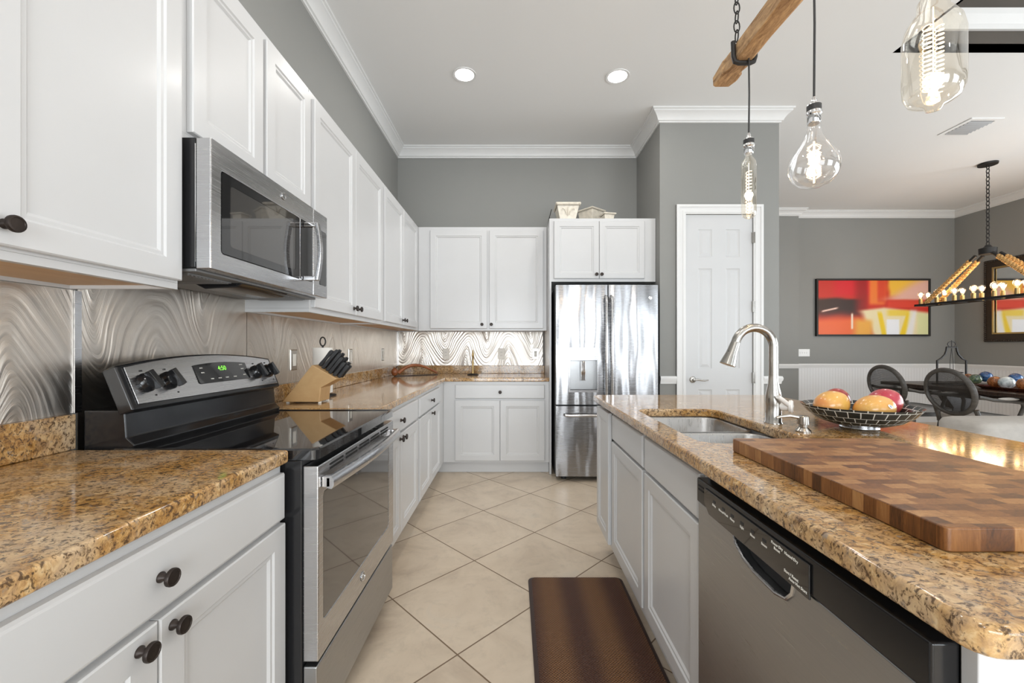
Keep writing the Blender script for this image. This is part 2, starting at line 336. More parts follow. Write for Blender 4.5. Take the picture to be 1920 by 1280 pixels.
# ------------------------------------------------------------------ mesh helpers
def worg(o):
    v = Vector((0, 0, 0))
    while o is not None:
        v += o.location; o = o.parent
    return v
class MB:
    def __init__(s): s.bm = bmesh.new(); s.uv = None
    def loop(s, pts): return [s.bm.verts.new(p) for p in pts]
    def face(s, vs):
        try: return s.bm.faces.new(vs)
        except ValueError: return None
    def rings(s, loops, cap0=True, cap1=True, closed=True, join=False):
        L = [s.loop(l) for l in loops]
        n = len(L[0])
        seq = list(zip(L[:-1], L[1:])) + ([(L[-1], L[0])] if join else [])
        for a, b in seq:
            for i in range(n if closed else n - 1):
                j = (i + 1) % n
                s.face([a[i], a[j], b[j], b[i]])
        if not join:
            if cap0: s.face(L[0][::-1])
            if cap1: s.face(L[-1])
        return s
    def box(s, x0, x1, y0, y1, z0, z1):
        return s.rings([[(x0, y0, z), (x1, y0, z), (x1, y1, z), (x0, y1, z)] for z in (z0, z1)])
    def prism(s, pts, axis, a, b):
        def P(p, t):
            if axis == 'X': return (t, p[0], p[1])
            if axis == 'Y': return (p[0], t, p[1])
            return (p[0], p[1], t)
        return s.rings([[P(p, t) for p in pts] for t in (a, b)])
    def slab(s, outer, holes, P, t0, t1):
        """plate with holes; outer/holes are 2-D loops, P(u,v,t) places them"""
        loops = [s.loop([P(u, v, t1) for u, v in l]) for l in [outer] + holes]
        low = [s.loop([P(u, v, t0) for u, v in l]) for l in [outer] + holes]
        for group in (loops, low):
            es = []
            for l in group:
                for i in range(len(l)):
                    a, b = l[i], l[(i + 1) % len(l)]
                    es.append(s.bm.edges.get((a, b)) or s.bm.edges.new((a, b)))
            bmesh.ops.triangle_fill(s.bm, use_beauty=True, use_dissolve=True, edges=es)
        for a, b in zip(loops, low):
            n = len(a)
            for i in range(n): s.face([a[i], a[(i + 1) % n], b[(i + 1) % n], b[i]])
        return s
    def lathe(s, prof, c, ax=(0, 0, 1), seg=24, cap0=True, cap1=True):
        ax = Vector(ax).normalized(); u = ax.orthogonal().normalized(); v = ax.cross(u); c = Vector(c)
        return s.rings([[c + ax * h + (u * cos(2 * pi * k / seg) + v * sin(2 * pi * k / seg)) * max(r, 1e-5) for k in range(seg)] for r, h in prof], cap0, cap1)
    def tube(s, pts, r, seg=10, closed=False, flat=1.0):
        pts = [Vector(p) for p in pts]; n = len(pts)
        rr = r if isinstance(r, (list, tuple)) else [r] * n
        T = []
        for i in range(n):
            a = pts[(i - 1) % n] if (closed or i > 0) else pts[i]
            b = pts[(i + 1) % n] if (closed or i < n - 1) else pts[i]
            T.append((b - a).normalized())
        u = T[0].orthogonal().normalized(); L = []
        for i in range(n):
            u = (u - T[i] * u.dot(T[i])).normalized(); v = T[i].cross(u)
            L.append([pts[i] + (u * cos(2 * pi * k / seg) + v * sin(2 * pi * k / seg) * flat) * rr[i] for k in range(seg)])
        return s.rings(L, join=closed)
    def ball(s, c, r, sc=(1, 1, 1), seg=20, rings=12):
        c = Vector(c)
        return s.rings([[c + Vector((r * sin(t) * cos(2 * pi * k / seg) * sc[0], r * sin(t) * sin(2 * pi * k / seg) * sc[1], -r * cos(t) * sc[2])) for k in range(seg)]
                 for t in [max(0.02, pi * i / rings) if i < rings else pi - 0.02 for i in range(rings + 1)]])
    def sweep(s, path, prof, closed=False, P=None):
        P = P or (lambda x, y, z: (x, y, z)); n = len(path); L = []
        for i in range(n):
            def nrm(a, b):
                d = Vector((b[0] - a[0], b[1] - a[1])).normalized(); return Vector((-d.y, d.x))
            n1 = nrm(path[i - 1], path[i]) if (closed or i > 0) else None
            n2 = nrm(path[i], path[(i + 1) % n]) if (closed or i < n - 1) else None
            if n1 is None: m = n2
            elif n2 is None: m = n1
            else: m = (n1 + n2) / (1 + n1.dot(n2))
            L.append([P(path[i][0] + m.x * d, path[i][1] + m.y * d, z) for d, z in prof])
        return s.rings(L, join=closed)
    def xf(s, M):
        bmesh.ops.transform(s.bm, matrix=M, verts=s.bm.verts); return s
    def build(s, name, mat, parent=None, bevel=0, smooth=False, seg=2, angle=35, origin=None, subd=0):
        bm = s.bm
        bmesh.ops.recalc_face_normals(bm, faces=bm.faces)
        me = bpy.data.meshes.new(name); o = bpy.data.objects.new(name, me); COL.objects.link(o)
        if parent is not None:
            o.parent = parent; org = worg(parent)
        elif origin is not None: org = Vector(origin)
        else:
            xs = [v.co.x for v in bm.verts]; ys = [v.co.y for v in bm.verts]; zs = [v.co.z for v in bm.verts]
            org = Vector(((min(xs) + max(xs)) / 2, (min(ys) + max(ys)) / 2, min(zs)))
        if parent is None: o.location = org
        bmesh.ops.translate(bm, vec=-org, verts=bm.verts)
        bm.to_mesh(me); bm.free()
        me.materials.append(MAT[mat] if isinstance(mat, str) else mat)
        if smooth or bevel:
            for p in me.polygons: p.use_smooth = True
            me.set_sharp_from_angle(angle=radians(angle))
        if bevel:
            b = o.modifiers.new('edge', 'BEVEL'); b.width = bevel; b.segments = seg; b.limit_method = 'ANGLE'; b.angle_limit = radians(angle); b.harden_normals = True
        if subd:
            b = o.modifiers.new('sub', 'SUBSURF'); b.levels = subd; b.render_levels = subd
        return o
def rr(x0, x1, y0, y1, r, n=5):
    out = []
    for cx, cy, a0 in ((x1 - r, y0 + r, -90), (x1 - r, y1 - r, 0), (x0 + r, y1 - r, 90), (x0 + r, y0 + r, 180)):
        for k in range(n + 1):
            a = radians(a0 + 90 * k / n); out.append((cx + r * cos(a), cy + r * sin(a)))
    return out
def rect(x0, x1, y0, y1): return [(x0, y0), (x1, y0), (x1, y1), (x0, y1)]
def thing(name, label, cat, loc, group=None):
    o = bpy.data.objects.new(name, None); COL.objects.link(o); o.location = loc
    o.empty_display_size = 0.05
    o['label'] = label; o['category'] = cat
    if group: o['group'] = group
    return o
def tag(o, label, cat, group=None):
    o['label'] = label; o['category'] = cat
    if group: o['group'] = group
    return o
def struct(name, mb, mat, **kw):
    o = mb.build(name, mat, None, origin=(0, 0, 0), **kw); o['kind'] = 'structure'; return o
def copy_tree(o, parent=None):
    c = o.copy(); COL.objects.link(c)
    c.parent = parent
    for ch in list(o.children): copy_tree(ch, c)
    return c
def text(name, s, size, org, u, v, mat, parent, align='CENTER', depth=0.0004):
    cu = bpy.data.curves.new(name, 'FONT'); cu.body = s; cu.size = size; cu.align_x = align; cu.align_y = 'CENTER'; cu.extrude = depth; cu.resolution_u = 3
    t = bpy.data.objects.new('tmp', cu); COL.objects.link(t)
    bpy.context.view_layer.update()
    me = bpy.data.meshes.new_from_object(t)
    bpy.data.objects.remove(t); bpy.data.curves.remove(cu)
    u = Vector(u).normalized(); v = Vector(v).normalized(); n = u.cross(v)
    M = Matrix(((u.x, v.x, n.x, org[0]), (u.y, v.y, n.y, org[1]), (u.z, v.z, n.z, org[2]), (0, 0, 0, 1)))
    me.transform(Matrix.Translation(-worg(parent)) @ M)
    me.materials.clear(); me.materials.append(MAT[mat])
    o = bpy.data.objects.new(name, me); COL.objects.link(o); o.parent = parent
    return o

# ------------------------------------------------------------------ the shell of the room
XL, YB = -1.265, 4.56           # left wall, back wall of the kitchen
PX0, PX1, PY = 1.355, 2.455, 3.84   # pantry block
XR, YF, YFJ, XJ = 7.09, 6.68, 6.57, 4.51
YN, ZC = -3.60, 3.374
struct('floor', MB().box(-1.4, 7.3, -3.8, 6.9, -0.1, 0.0), 'floor')
T = (2.82, 6.3, -1.6, 3.05)
struct('ceiling', MB().slab(rect(-1.4, 7.3, -3.8, 6.9), [rect(*T)], lambda u, v, t: (u, v, t), ZC, ZC + 0.05).box(T[0] - .05, T[1] + .05, T[2] - .05, T[3] + .05, 3.86, 3.90), 'ceil')
struct('wall_tray', MB().slab(rect(T[0] - .05, T[1] + .05, T[2] - .05, T[3] + .05), [rect(*T)], lambda u, v, t: (u, v, t), ZC + 0.05, 3.86)
       .slab(rect(T[0] - .02, T[1] + .02, T[2] - .02, T[3] + .02), [rect(*T)], lambda u, v, t: (u, v, t), ZC - 0.0, ZC + 0.052), 'tray')
struct('trim_2', MB().sweep([(T[1], T[3]), (T[0], T[3]), (T[0], T[2]), (T[1], T[2])], [(0, 3.52), (0.02, 3.52), (0.03, 3.55), (0.06, 3.60), (0.07, 3.635), (0, 3.635)], closed=True), 'trim')
struct('wall_left', MB().box(XL - .1, XL, -3.7, YB + .1, 0, ZC), 'wall')
struct('wall_back', MB().box(XL, PX0, YB, YB + .1, 0, ZC), 'wall')
DX0, DX1, DH = 1.590, 2.214, 2.427
wp = MB()
wp.box(PX0, PX0 + .1, PY + .1, YF + .1, 0, ZC).box(PX1 - .1, PX1, PY + .1, YF + .1, 0, ZC)
wp.slab([(PX0, 0), (DX0, 0), (DX0, DH), (DX1, DH), (DX1, 0), (PX1, 0), (PX1, ZC), (PX0, ZC)], [], lambda u, v, t: (u, PY + .1 - t, v), 0, .1)
struct('wall_pantry', wp, 'wall')
struct('wall_far', MB().box(PX1, XJ, YFJ, YF + .1, 0, ZC).box(XJ, XR + .1, YF, YF + .1, 0, ZC), 'wall')
# right wall and rear wall carry the glazed openings
def wall_open(name, P, L0, L1, openings):
    struct(name, MB().slab(rect(L0, L1, 0, ZC), [rect(a, b, c, d) for a, b, c, d in openings], P, 0, 0.1), 'wall')
wall_open('wall_right', lambda u, v, t: (XR + t, u, v), YN - .1, YF, [(-1.5, 1.9, 0.25, 2.45), (2.4, 4.1, 0.25, 2.45)])
wall_open('wall_front', lambda u, v, t: (u, YN - t, v), XL - .1, XR + .1, [(-1.15, 1.75, 0.05, 2.65), (3.05, 6.45, 0.05, 2.65)])
def window(name, P, a, b, c, d, nm):
    f = MB()
    f.slab(rect(a, b, c, d), [rect(a + .05, b - .05, c + .05, d - .05)], P, 0.02, 0.08)
    for k in range(1, nm): x = a + (b - a) * k / nm; f.slab(rect(x - .05, x + .05, c + .05, d - .05), [], P, 0.03, 0.07)
    o = f.build('window_frame', 'trim', None, origin=(0, 0, 0)); o.name = name; o['kind'] = 'structure'
    MB().slab(rect(a + .05, b - .05, c + .05, d - .05), [], P, 0.048, 0.052).build('pane', 'pane', o)
window('window_1', lambda u, v, t: (u, YN - t, v), -1.15, 1.75, 0.05, 2.65, 4)
window('window_2', lambda u, v, t: (u, YN - t, v), 3.05, 6.45, 0.05, 2.65, 5)
window('window_3', lambda u, v, t: (XR + t, u, v), -1.5, 1.9, 0.25, 2.45, 2)
window('dining_fill_window', lambda u, v, t: (XR + t, u, v), 2.4, 4.1, 0.25, 2.45, 2)  # unseen window, added so that light reaches the dining side
# crown moulding round the whole space
crown = [(0, 3.269), (.013, 3.269), (.015, 3.281), (.026, 3.284), (.030, 3.296), (.045, 3.318), (.066, 3.340), (.078, 3.346), (.080, 3.358), (.092, 3.361), (.094, ZC), (0, ZC)]
room = [(PX1, YFJ), (PX1, PY), (PX0, PY), (PX0, YB), (XL, YB), (XL, YN), (XR, YN), (XR, YF), (XJ, YF), (XJ, YFJ)]
struct('trim_1', MB().sweep(room, crown, closed=True), 'trim', smooth=True, angle=25)
rail = [(0, .865), (.014, .865), (.016, .885), (.024, .900), (.026, .918), (.020, .935), (0, .935)]
struct('trim_3', MB().sweep([(1.503, PY), (PX0, PY)], rail), 'trim', smooth=True, angle=25)
struct('trim_4', MB().sweep([(PX1, YFJ), (PX1, PY), (2.302, PY)], rail), 'trim', smooth=True, angle=25)
struct('trim_5', MB().sweep([(XR, 4.2), (XR, YF), (XJ, YF), (XJ, YFJ), (PX1, YFJ)], rail), 'trim', smooth=True, angle=25)
struct('trim_6', MB().box(XJ + .04, XR - .012, YF - .012, YF, 0.10, .866).box(XR - .012, XR, 4.2, YF, 0.10, .866), 'bead')
base = [(0, 0), (.016, 0), (.016, .09), (.008, .105), (0, .105)]
struct('baseboard_far', MB().sweep([(XR, 4.2), (XR, YF - .012), (XJ, YF - .012)], base), 'trim')
struct('baseboard_pantry', MB().sweep([(PX1, YFJ), (PX1, PY), (2.302, PY)], base), 'trim')
# pantry door casing and door
cs = MB()
for a, b, y in ((0, .087, .016), (.062, .087, .024), (.012, .03, .020)):
    cs.slab([(DX0 - b, 0), (DX0 - a, 0), (DX0 - a, DH + a), (DX1 + a, DH + a), (DX1 + a, 0), (DX1 + b, 0), (DX1 + b, DH + b), (DX0 - b, DH + b)], [], lambda u, v, t: (u, PY - t, v), 0, y)
struct('trim_7', cs, 'trim', bevel=.003)
dp = MB()
holes = []
for x0, x1 in ((1.710, 1.838), (1.966, 2.094)):
    for z0, z1 in ((.25, .811), (1.003, 1.929), (2.035, 2.290)):
        holes.append((x0, x1, z0, z1))
PD = lambda u, v, t: (u, PY + .040 - t, v)
dp.slab(rect(DX0 + .003, DX1 - .003, .008, DH - .003), [rect(*h) for h in holes], PD, 0.003, .035)
for (x0, x1, z0, z1) in holes:
    L = []
    for i, t in ((0, .035), (.006, .030), (.016, .027), (.040, .033)):
        L.append([PD(u, v, t) for u, v in rect(x0 + i, x1 - i, z0 + i, z1 - i)])
    dp.rings(L, cap0=False)
d1 = struct('door_1', dp, 'doorp', smooth=True, angle=12)
hm = MB().lathe([(.030, 0), (.030, .006), (.024, .012), (.011, .014), (.011, .045), (0, .047)], (1.660, PY + .005, .902), (0, -1, 0), 20)
hm.tube([(1.660, PY - .038, .902), (1.69, PY - .040, .906), (1.72, PY - .040, .899), (1.75, PY - .040, .895), (1.785, PY - .040, .901)], [.009, .009, .008, .007, .006], 10)
hm.build('door_handle', 'nickel', d1, smooth=True)
for z in (2.21, 1.575, .92):
    MB().box(DX1 - .010, DX1 + .012, PY - .018, PY + .003, z - .05, z + .05).build('hinge', 'nickel', d1)

# ------------------------------------------------------------------ cabinets
def knob(parent, P, u, v):
    o = P(u, v, 0); ax = Vector(P(u, v, 1)) - Vector(o)
    MB().lathe([(.0095, 0), (.0095, .003), (.0062, .007), (.0055, .014), (.010, .0175), (.0158, .019), (.0162, .023), (.0150, .026), (.012, .0265), (.0115, .0255), (0, .0262)], o, ax, 20).build('knob', 'bronze', parent, smooth=True, angle=50)
def door(parent, P, u0, u1, v0, v1, kn=None, name='door', T=.020, st=.055):
    def R(i, t): return [P(u, v, t) for u, v in rect(u0 + i, u1 - i, v0 + i, v1 - i)]
    L = [R(0, 0.0005), R(0, T - .003), R(.003, T), R(st, T), R(st + .005, T - .0045), R(st + .013, T - .0045), R(st + .020, T - .010)]
    o = MB().rings(L).build(name, 'cab', parent, smooth=True, angle=12)
    if kn: knob(o, lambda u, v, w: P(u, v, w + T), *kn)
    return o
def drawer(parent, P, u0, u1, v0, v1, kn=None, name='drawer'):
    def R(i, t): return [P(u, v, t) for u, v in rect(u0 + i, u1 - i, v0 + i, v1 - i)]
    o = MB().rings([R(0, .0005), R(0, .014), R(.004, .0185), R(.008, .020)]).build(name, 'cab', parent, smooth=True, angle=12)
    if kn: knob(o, lambda u, v, w: P(u, v, w + .020), *kn)
    return o
XFU, XFB = -.96, -.66
PL = lambda x: (lambda u, v, w: (x + w, u, v))
PB = lambda y: (lambda u, v, w: (u, y - w, v))
PI = lambda x: (lambda u, v, w: (x - w, u, v))
ZU0, ZU1 = 1.369, 2.415
def upper_left(y0, y1, doors, label, z0=ZU0, under=True):
    t = thing('wall_cabinet', label, 'cabinet', (XL, (y0 + y1) / 2, z0), 'white wall cabinets along the left wall')
    MB().box(XL + .001, XFU, y0, y1, z0 + .018, ZU1).build('body', 'cab', t)
    MB().slab(rect(XL + .001, XFU, y0, y1), [rect(XL + .012, XFU - .020, y0 + .014, y1 - .014)], lambda u, v, w: (u, v, w), z0, z0 + .0175).build('bottom_rail', 'cab', t)
    MB().box(XL + .0125, XFU - .0205, y0 + .0145, y1 - .0145, z0 + .010, z0 + .0175).build('bottom_panel', 'underwood', t)
    for (a, b, k) in doors:
        door(t, PL(XFU), a, b, z0 + .024, ZU1 - .035, (k, z0 + .063) if k else None)
    return t
upper_left(.26, 1.190, [(.283, .733, .700), (.739, 1.184, .768)], 'nearest white wall cabinet with two tall doors, over the left worktop before the microwave')
upper_left(1.194, 1.952, [(1.222, 1.568, None), (1.590, 1.935, None)], 'short white wall cabinet directly above the microwave', z0=1.812)
upper_left(1.956, 3.030, [(1.975, 2.487, 2.455), (2.493, 3.005, 2.525)], 'white wall cabinet with two tall doors right after the microwave, over the knife block')
upper_left(3.034, 4.555, [(3.055, 3.574, 3.540), (3.580, 4.100, 3.615)], 'white wall cabinet with two tall doors running into the far left corner')
t = thing('wall_cabinet', 'wide white wall cabinet with two doors on the back wall over the corner worktop', 'cabinet', (-.3, YB, ZU0))
MB().box(XFU + .002, .341, 4.207, YB - .001, ZU0 + .018, ZU1).build('body', 'cab', t)
MB().slab(rect(XFU + .002, .341, 4.207, YB - .001), [rect(XFU + .02, .327, 4.227, YB - .015)], lambda u, v, w: (u, v, w), ZU0, ZU0 + .0175).build('bottom_rail', 'cab', t)
MB().box(XFU + .0205, .3265, 4.2275, YB - .0155, ZU0 + .010, ZU0 + .0175).build('bottom_panel', 'underwood', t)
door(t, PB(4.207), -.835, -.262, 1.390, 2.378, (-.312, 1.430))
door(t, PB(4.207), -.238, .304, 1.390, 2.378, (-.218, 1.430))
t = thing('fridge_cabinet', 'white two-door cabinet above the refrigerator with pots on top', 'cabinet', (.85, YB, 1.823))
MB().box(.345, 1.352, 3.95, YB - .001, 1.823, 2.423).build('body', 'cab', t)
MB().box(.344, .362, 3.93, YB - .001, 0.001, 1.822).build('side_panel', 'cab', t)
door(t, PB(3.95), .388, .813, 1.851, 2.394, (.787, 1.888), st=.05)
door(t, PB(3.95), .817, 1.243, 1.851, 2.394, (.836, 1.888), st=.05)

def base_left(y0, y1, dr, doors, label, yb=None):
    t = thing('base_cabinet', label, 'cabinet', (XL, (y0 + y1) / 2, 0), 'white base cabinets along the left wall')
    MB().box(XL + .001, XFB, y0, yb or y1, .11, .876).build('body', 'cab', t)
    MB().box(XL + .001, XFB - .075, y0, yb or y1, .001, .1095).build('toe_kick', 'cab', t)
    for a, b, k in dr: drawer(t, PL(XFB), a, b, .722, .851, (k, .787) if k else None)
    for a, b, k in doors: door(t, PL(XFB), a, b, .140, .710, (k, .683) if k else None)
    return t
base_left(.30, 1.178, [(.33, 1.172, .755)], [(.33, .751, .712), (.755, 1.172, .782)], 'nearest white base cabinet left of the range with one wide drawer and two doors')
base_left(1.962, 2.830, [(1.985, 2.805, 2.37)], [(1.985, 2.385, 2.352), (2.390, 2.805, 2.420)], 'white base cabinet just beyond the range with paired door knobs')
base_left(2.834, 3.95, [(2.865, 3.665, 3.262)], [(2.865, 3.240, None), (3.246, 3.665, 3.283)], 'farthest white base cabinet on the left run, ending in the inner corner', yb=4.555)
t = thing('base_cabinet', 'white base cabinet on the back wall with one wide drawer, left of the refrigerator', 'cabinet', (-.15, YB, 0))
MB().box(XFB + .001, .342, 3.95, YB - .001, .11, .876).build('body', 'cab', t)
MB().box(XFB - .074, .342, 4.005, YB - .001, .001, .1095).build('toe_kick', 'cab', t)
drawer(t, PB(3.95), -.549, .300, .715, .846, (-.122, .778))
door(t, PB(3.95), -.549, -.126, .128, .698)
door(t, PB(3.95), -.121, .300, .128, .698)

# ------------------------------------------------------------------ worktops and granite splash
def worktop(name, outer, holes, label, bev=.008):
    o = MB().slab(outer, holes, lambda u, v, w: (u, v, w), .877, .914).build(name, 'granite', None, bevel=bev, seg=3, angle=40)
    return tag(o, label, 'worktop')
worktop('countertop', [(XL + .001, -.6), (-.635, -.6), (-.635, 1.180), (XL + .001, 1.180)], [], 'golden speckled granite worktop in the left foreground before the range')
worktop('countertop', [(XL + .001, 1.958), (-.635, 1.958), (-.635, 3.925), (.342, 3.925), (.342, YB - .001), (XL + .001, YB - .001)], [], 'L-shaped golden granite worktop from the range round the corner to the refrigerator')
tag(MB().box(XL + .001, XL + .021, -.6, 1.185, .9145, 1.014).build('granite_splashback', 'granite', None, bevel=.003), 'low granite upstand on the left wall behind the foreground worktop', 'splashback')
tag(MB().box(XL + .001, XL + .021, 1.962, YB - .022, .9145, 1.002).box(XL + .021, .342, YB - .021, YB - .001, .9145, 1.002).build('granite_splashback', 'granite', None, bevel=.003), 'low granite upstand running round the far corner behind the L-shaped worktop', 'splashback')
SINK = (.577, .935, 1.262, 1.945)
IX0, IX1, IY0, IY1 = .485, 1.565, .430, 2.530
outer = []
for cx, cy, a0, r in ((IX0 + .03, IY0 + .03, 180, .03), (IX1 - .03, IY0 + .03, 270, .03), (IX1 - .06, IY1 - .06, 0, .06), (IX0 + .02, IY1 - .02, 90, .02)):
    for k in range(6):
        a = radians(a0 + 90 * k / 5); outer.append((cx + r * cos(a), cy + r * sin(a)))
worktop('island_countertop', outer, [rr(*SINK, .06)], 'polished golden granite island worktop holding the sink, bowl and cutting board', .009)

# brushed metal backsplash sheets
def sheet(x0, x1, y0, y1, z0, z1, mat, label):
    tag(MB().box(x0, x1, y0, y1, z0, z1).build('backsplash_panel', mat, None), label, 'backsplash', 'brushed metal backsplash sheets')
sheet(XL + .001, XL + .004, -.6, 1.198, 1.0145, 1.368, 'swirl_left', 'brushed swirl metal sheet on the left wall over the foreground worktop')
sheet(XL + .001, XL + .004, 1.205, 1.968, .90, 1.427, 'swirl_left', 'brushed swirl metal sheet behind the range under the microwave')
sheet(XL + .001, XL + .004, 1.972, YB - .006, 1.0025, 1.368, 'swirl_left', 'long brushed swirl metal sheet on the left wall behind the knife block')
sheet(XL + .006, .325, YB - .004, YB - .001, 1.0025, 1.368, 'swirl_back', 'brushed swirl metal sheet with bold arches on the back wall')
for (x0, x1, y0, y1, z0, z1, s) in ((XL + .0045, XL + .0085, 1.193, 1.212, 1.015, 1.366, 'seam strip between the foreground sheet and the sheet behind the range'), (XL + .0045, XL + .0135, YB - .0135, YB - .0045, 1.003, 1.366, 'upright metal strip in the far left corner of the backsplash')):
    tag(MB().box(x0, x1, y0, y1, z0, z1).build('corner_strip', 'steel', None), s, 'trim strip')

# outlets and switches
def outlet(P, u, v, label, kind, wdt=.074, h=.118, plate='nickel'):
    o = P(u, v, 0)
    t = thing('wall_switch' if kind == 'switch' else 'power_outlet', label, kind, o)
    def R(i, w): return [P(a, b, w) for a, b in rect(u - wdt / 2 + i, u + wdt / 2 - i, v - h / 2 + i, v + h / 2 - i)]
    MB().rings([R(0, 0), R(0, .003), R(.004, .006)]).build('cover_plate', plate, t)
    if wdt < .1:
        MB().slab(rect(u - .017, u + .017, v - .034, v + .034), [], P, .0062, .009).build('insert', 'plate', t, bevel=.001)
        if kind == 'outlet':
            for dv in (-.017, .017):
                for du in (-.006, .006): MB().slab(rect(u + du - .0012, u + du + .0012, v + dv - .004, v + dv + .004), [], P, .0091, .0096).build('socket_slot', 'void', t)
    else:
        for du in (-.052, -.017, .018, .052): MB().slab(rect(u + du - .005, u + du + .005, v - .012, v + .012), [], P, .0062, .012).build('toggle', 'whitepl', t)
    return t
PLW = PL(XL + .0045); PBW = PB(YB - .0045)
outlet(PLW, 2.385, 1.130, 'rocker switch on the left metal backsplash behind the knife block', 'switch')
outlet(PLW, 3.215, 1.130, 'rocker switch in the middle of the long left metal backsplash', 'switch')
outlet(PLW, 4.02, 1.130, 'rocker switch on the left metal backsplash close to the far corner', 'switch')
outlet(PBW, -.735, 1.128, 'cream power outlet on the back metal backsplash, left one behind the carved wood ornament', 'outlet', plate='plate')
outlet(PBW, -.128, 1.128, 'cream power outlet on the back metal backsplash right of the brass stand', 'outlet', plate='plate')
t = outlet(PBW, .245, 1.128, 'steel cover plate with cable jack on the back backsplash beside the refrigerator', 'outlet', plate='steel')
outlet(PB(YF), 4.66, 1.110, 'wide white switch plate on the grey dining wall below the red painting', 'switch', .205, .118, 'whitepl')

# ------------------------------------------------------------------ range
RY0, RY1 = 1.192, 1.950
t = thing('range', 'black and stainless electric range with glass cooktop set between the left worktops', 'range', (-.9, 1.571, 0))
b = MB().box(XL + .03, -.605, RY0, RY1, .075, .880)
b.build('body', 'black', t, bevel=.004)
for x in (XL + .08, -.66):
    for y in (RY0 + .05, RY1 - .05):
        MB().lathe([(.018, .001), (.018, .0745)], (x, y, 0), seg=12).build('foot', 'blackm', t)
# cooktop with raised rim
ct = MB()
Pz = lambda u, v, w: (u, v, w)
co = rr(-1.16, -.560, RY0 - .002, RY1 + .002, .02, 4); ci = rr(-1.140, -.578, RY0 + .018, RY1 - .018, .012, 4)
ct.rings([[(u, v, .881) for u, v in co], [(u, v, .908) for u, v in co], [(u, v, .913) for u, v in rr(-1.157, -.564, RY0 + .002, RY1 - .002, .018, 4)], [(u, v, .913) for u, v in rr(-1.145, -.573, RY0 + .013, RY1 - .013, .014, 4)], [(u, v, .909) for u, v in ci]])
ct.build('cooktop', 'glassb', t, smooth=True, angle=30)
# backguard (lower black part) and tilted console
bg = MB().prism([(XL + .03, .90), (-1.10, .90), (-1.088, .922), (-1.112, .945), (-1.118, 1.022), (XL + .03, 1.022)], 'Y', RY0 + .004, RY1 - .004)
bg.build('backguard', 'black', t, bevel=.004)
A = Vector((-1.094, 0, 1.033)); Bv = Vector((-1.142, 0, 1.150))
up = (Bv - A).normalized(); nrm = Vector((up.z, 0, -up.x)) if up.z > 0 else Vector((1, 0, 0))
nrm = Vector((up.z, 0, -up.x)).normalized()
PC = lambda u, v, w: tuple(A + up * v + nrm * w + Vector((0, u, 0)))
def arc_top(a, b, h0, h1, n=14): return [(a + (b - a) * k / n, h0 + (h1 - h0) * (1 - (2 * k / n - 1) ** 2)) for k in range(n + 1)]
sh = MB().slab([(RY0 + .002, -.012), (RY1 - .002, -.012)] + arc_top(RY0 + .002, RY1 - .002, .128, .158)[::-1], [], PC, -.045, -.0005)
sh.build('console_housing', 'black', t, bevel=.006)
stl = MB().slab([(RY0 + .022, .004), (RY1 - .022, .004)] + arc_top(RY0 + .022, RY1 - .022, .120, .150)[::-1], [], PC, .0, .004)
cp = stl.build('control_panel', 'steel', t, bevel=.001)
dsp = MB().slab([(1.475, .042), (1.745, .042), (1.752, .046), (1.752, .112)] + arc_top(1.468, 1.745, .112, .120, 8)[::-1] + [(1.468, .046)], [], PC, .0045, .007).build('display', 'glassb', t, bevel=.001)
text('digits', '4:50', .026, PC(1.605, .094, .0075), (0, 1, 0), up, 'digit', dsp)
for i, (uu, vv, s_) in enumerate(((1.50, .100, 'BAKE'), (1.50, .082, 'BROIL'), (1.535, .056, 'TIMER'), (1.575, .056, 'COOK'), (1.615, .056, 'START'), (1.66, .056, 'CLEAR'), (1.72, .104, 'CLOCK'), (1.72, .086, 'LIGHT'), (1.72, .060, 'LOCK'))):
    text('button_mark', s_, .006, PC(uu, vv, .0073), (0, 1, 0), up, 'plate', dsp)
for yk in (1.262, 1.347, 1.805, 1.890):
    c0 = PC(yk, .066, .0045)
    k = MB().lathe([(.030, 0), (.030, .006), (.026, .010), (.024, .020), (.021, .0225), (0, .0235)], c0, nrm, 24).build('knob', 'black', t, smooth=True)
    Pk = lambda u, v, w, yk=yk: PC(yk + (u * .9 - v * .35), .066 + v * .9 + u * .35, w + .0045)
    MB().slab([(-.010, -.030), (.010, -.030), (.010, .030), (-.010, .030)], [], Pk, .020, .040).build('knob_grip', 'black', k, bevel=.002)
for yk, s_ in ((1.262, 'OFF'), (1.347, 'OFF'), (1.805, 'OFF'), (1.890, 'OFF')):
    text('knob_mark', s_, .007, PC(yk, .105, .0045), (0, 1, 0), up, 'void', cp)
    text('knob_mark', 'HI', .007, PC(yk + .02, .024, .0045), (0, 1, 0), up, 'void', cp)
# oven door
XD = -.560
od = MB()
Po = PL(-.604)
W0, W1, V0, V1 = RY0 + .004, RY1 - .004, .298, .862
win = rr(W0 + .035, W1 - .075, .400, .776, .012, 3)
od.slab(rect(W0, W1, V0, V1), [win], Po, 0, .044)
ov = od.build('oven_door', 'steel', t, bevel=.004)
MB().slab(rect(W0 + .001, W1 - .001, V0 + .001, V1 - .001), [], Po, -.0, .0025).build('door_liner', 'blackm', ov)
wi = MB().slab([(u, v) for u, v in rr(W0 + .036, W1 - .076, .401, .775, .011, 3)], [], Po, .004, .0425).build('oven_window', 'ovenglass', ov)
for k in range(5):
    ya = W0 + .075 + k * .122
    for zz in (.846, .834):
        MB().slab(rect(ya, ya + .100, zz - .003, zz + .003), [], Po, .0442, .0452).build('vent_slot', 'void', ov)
hd = MB()
hp = []
n = 14
for k in range(n + 1):
    f = k / n; y = W0 + .018 + (W1 - W0 - .036) * f; bow = .026 + .018 * sin(pi * f)
    hp.append((y, bow))
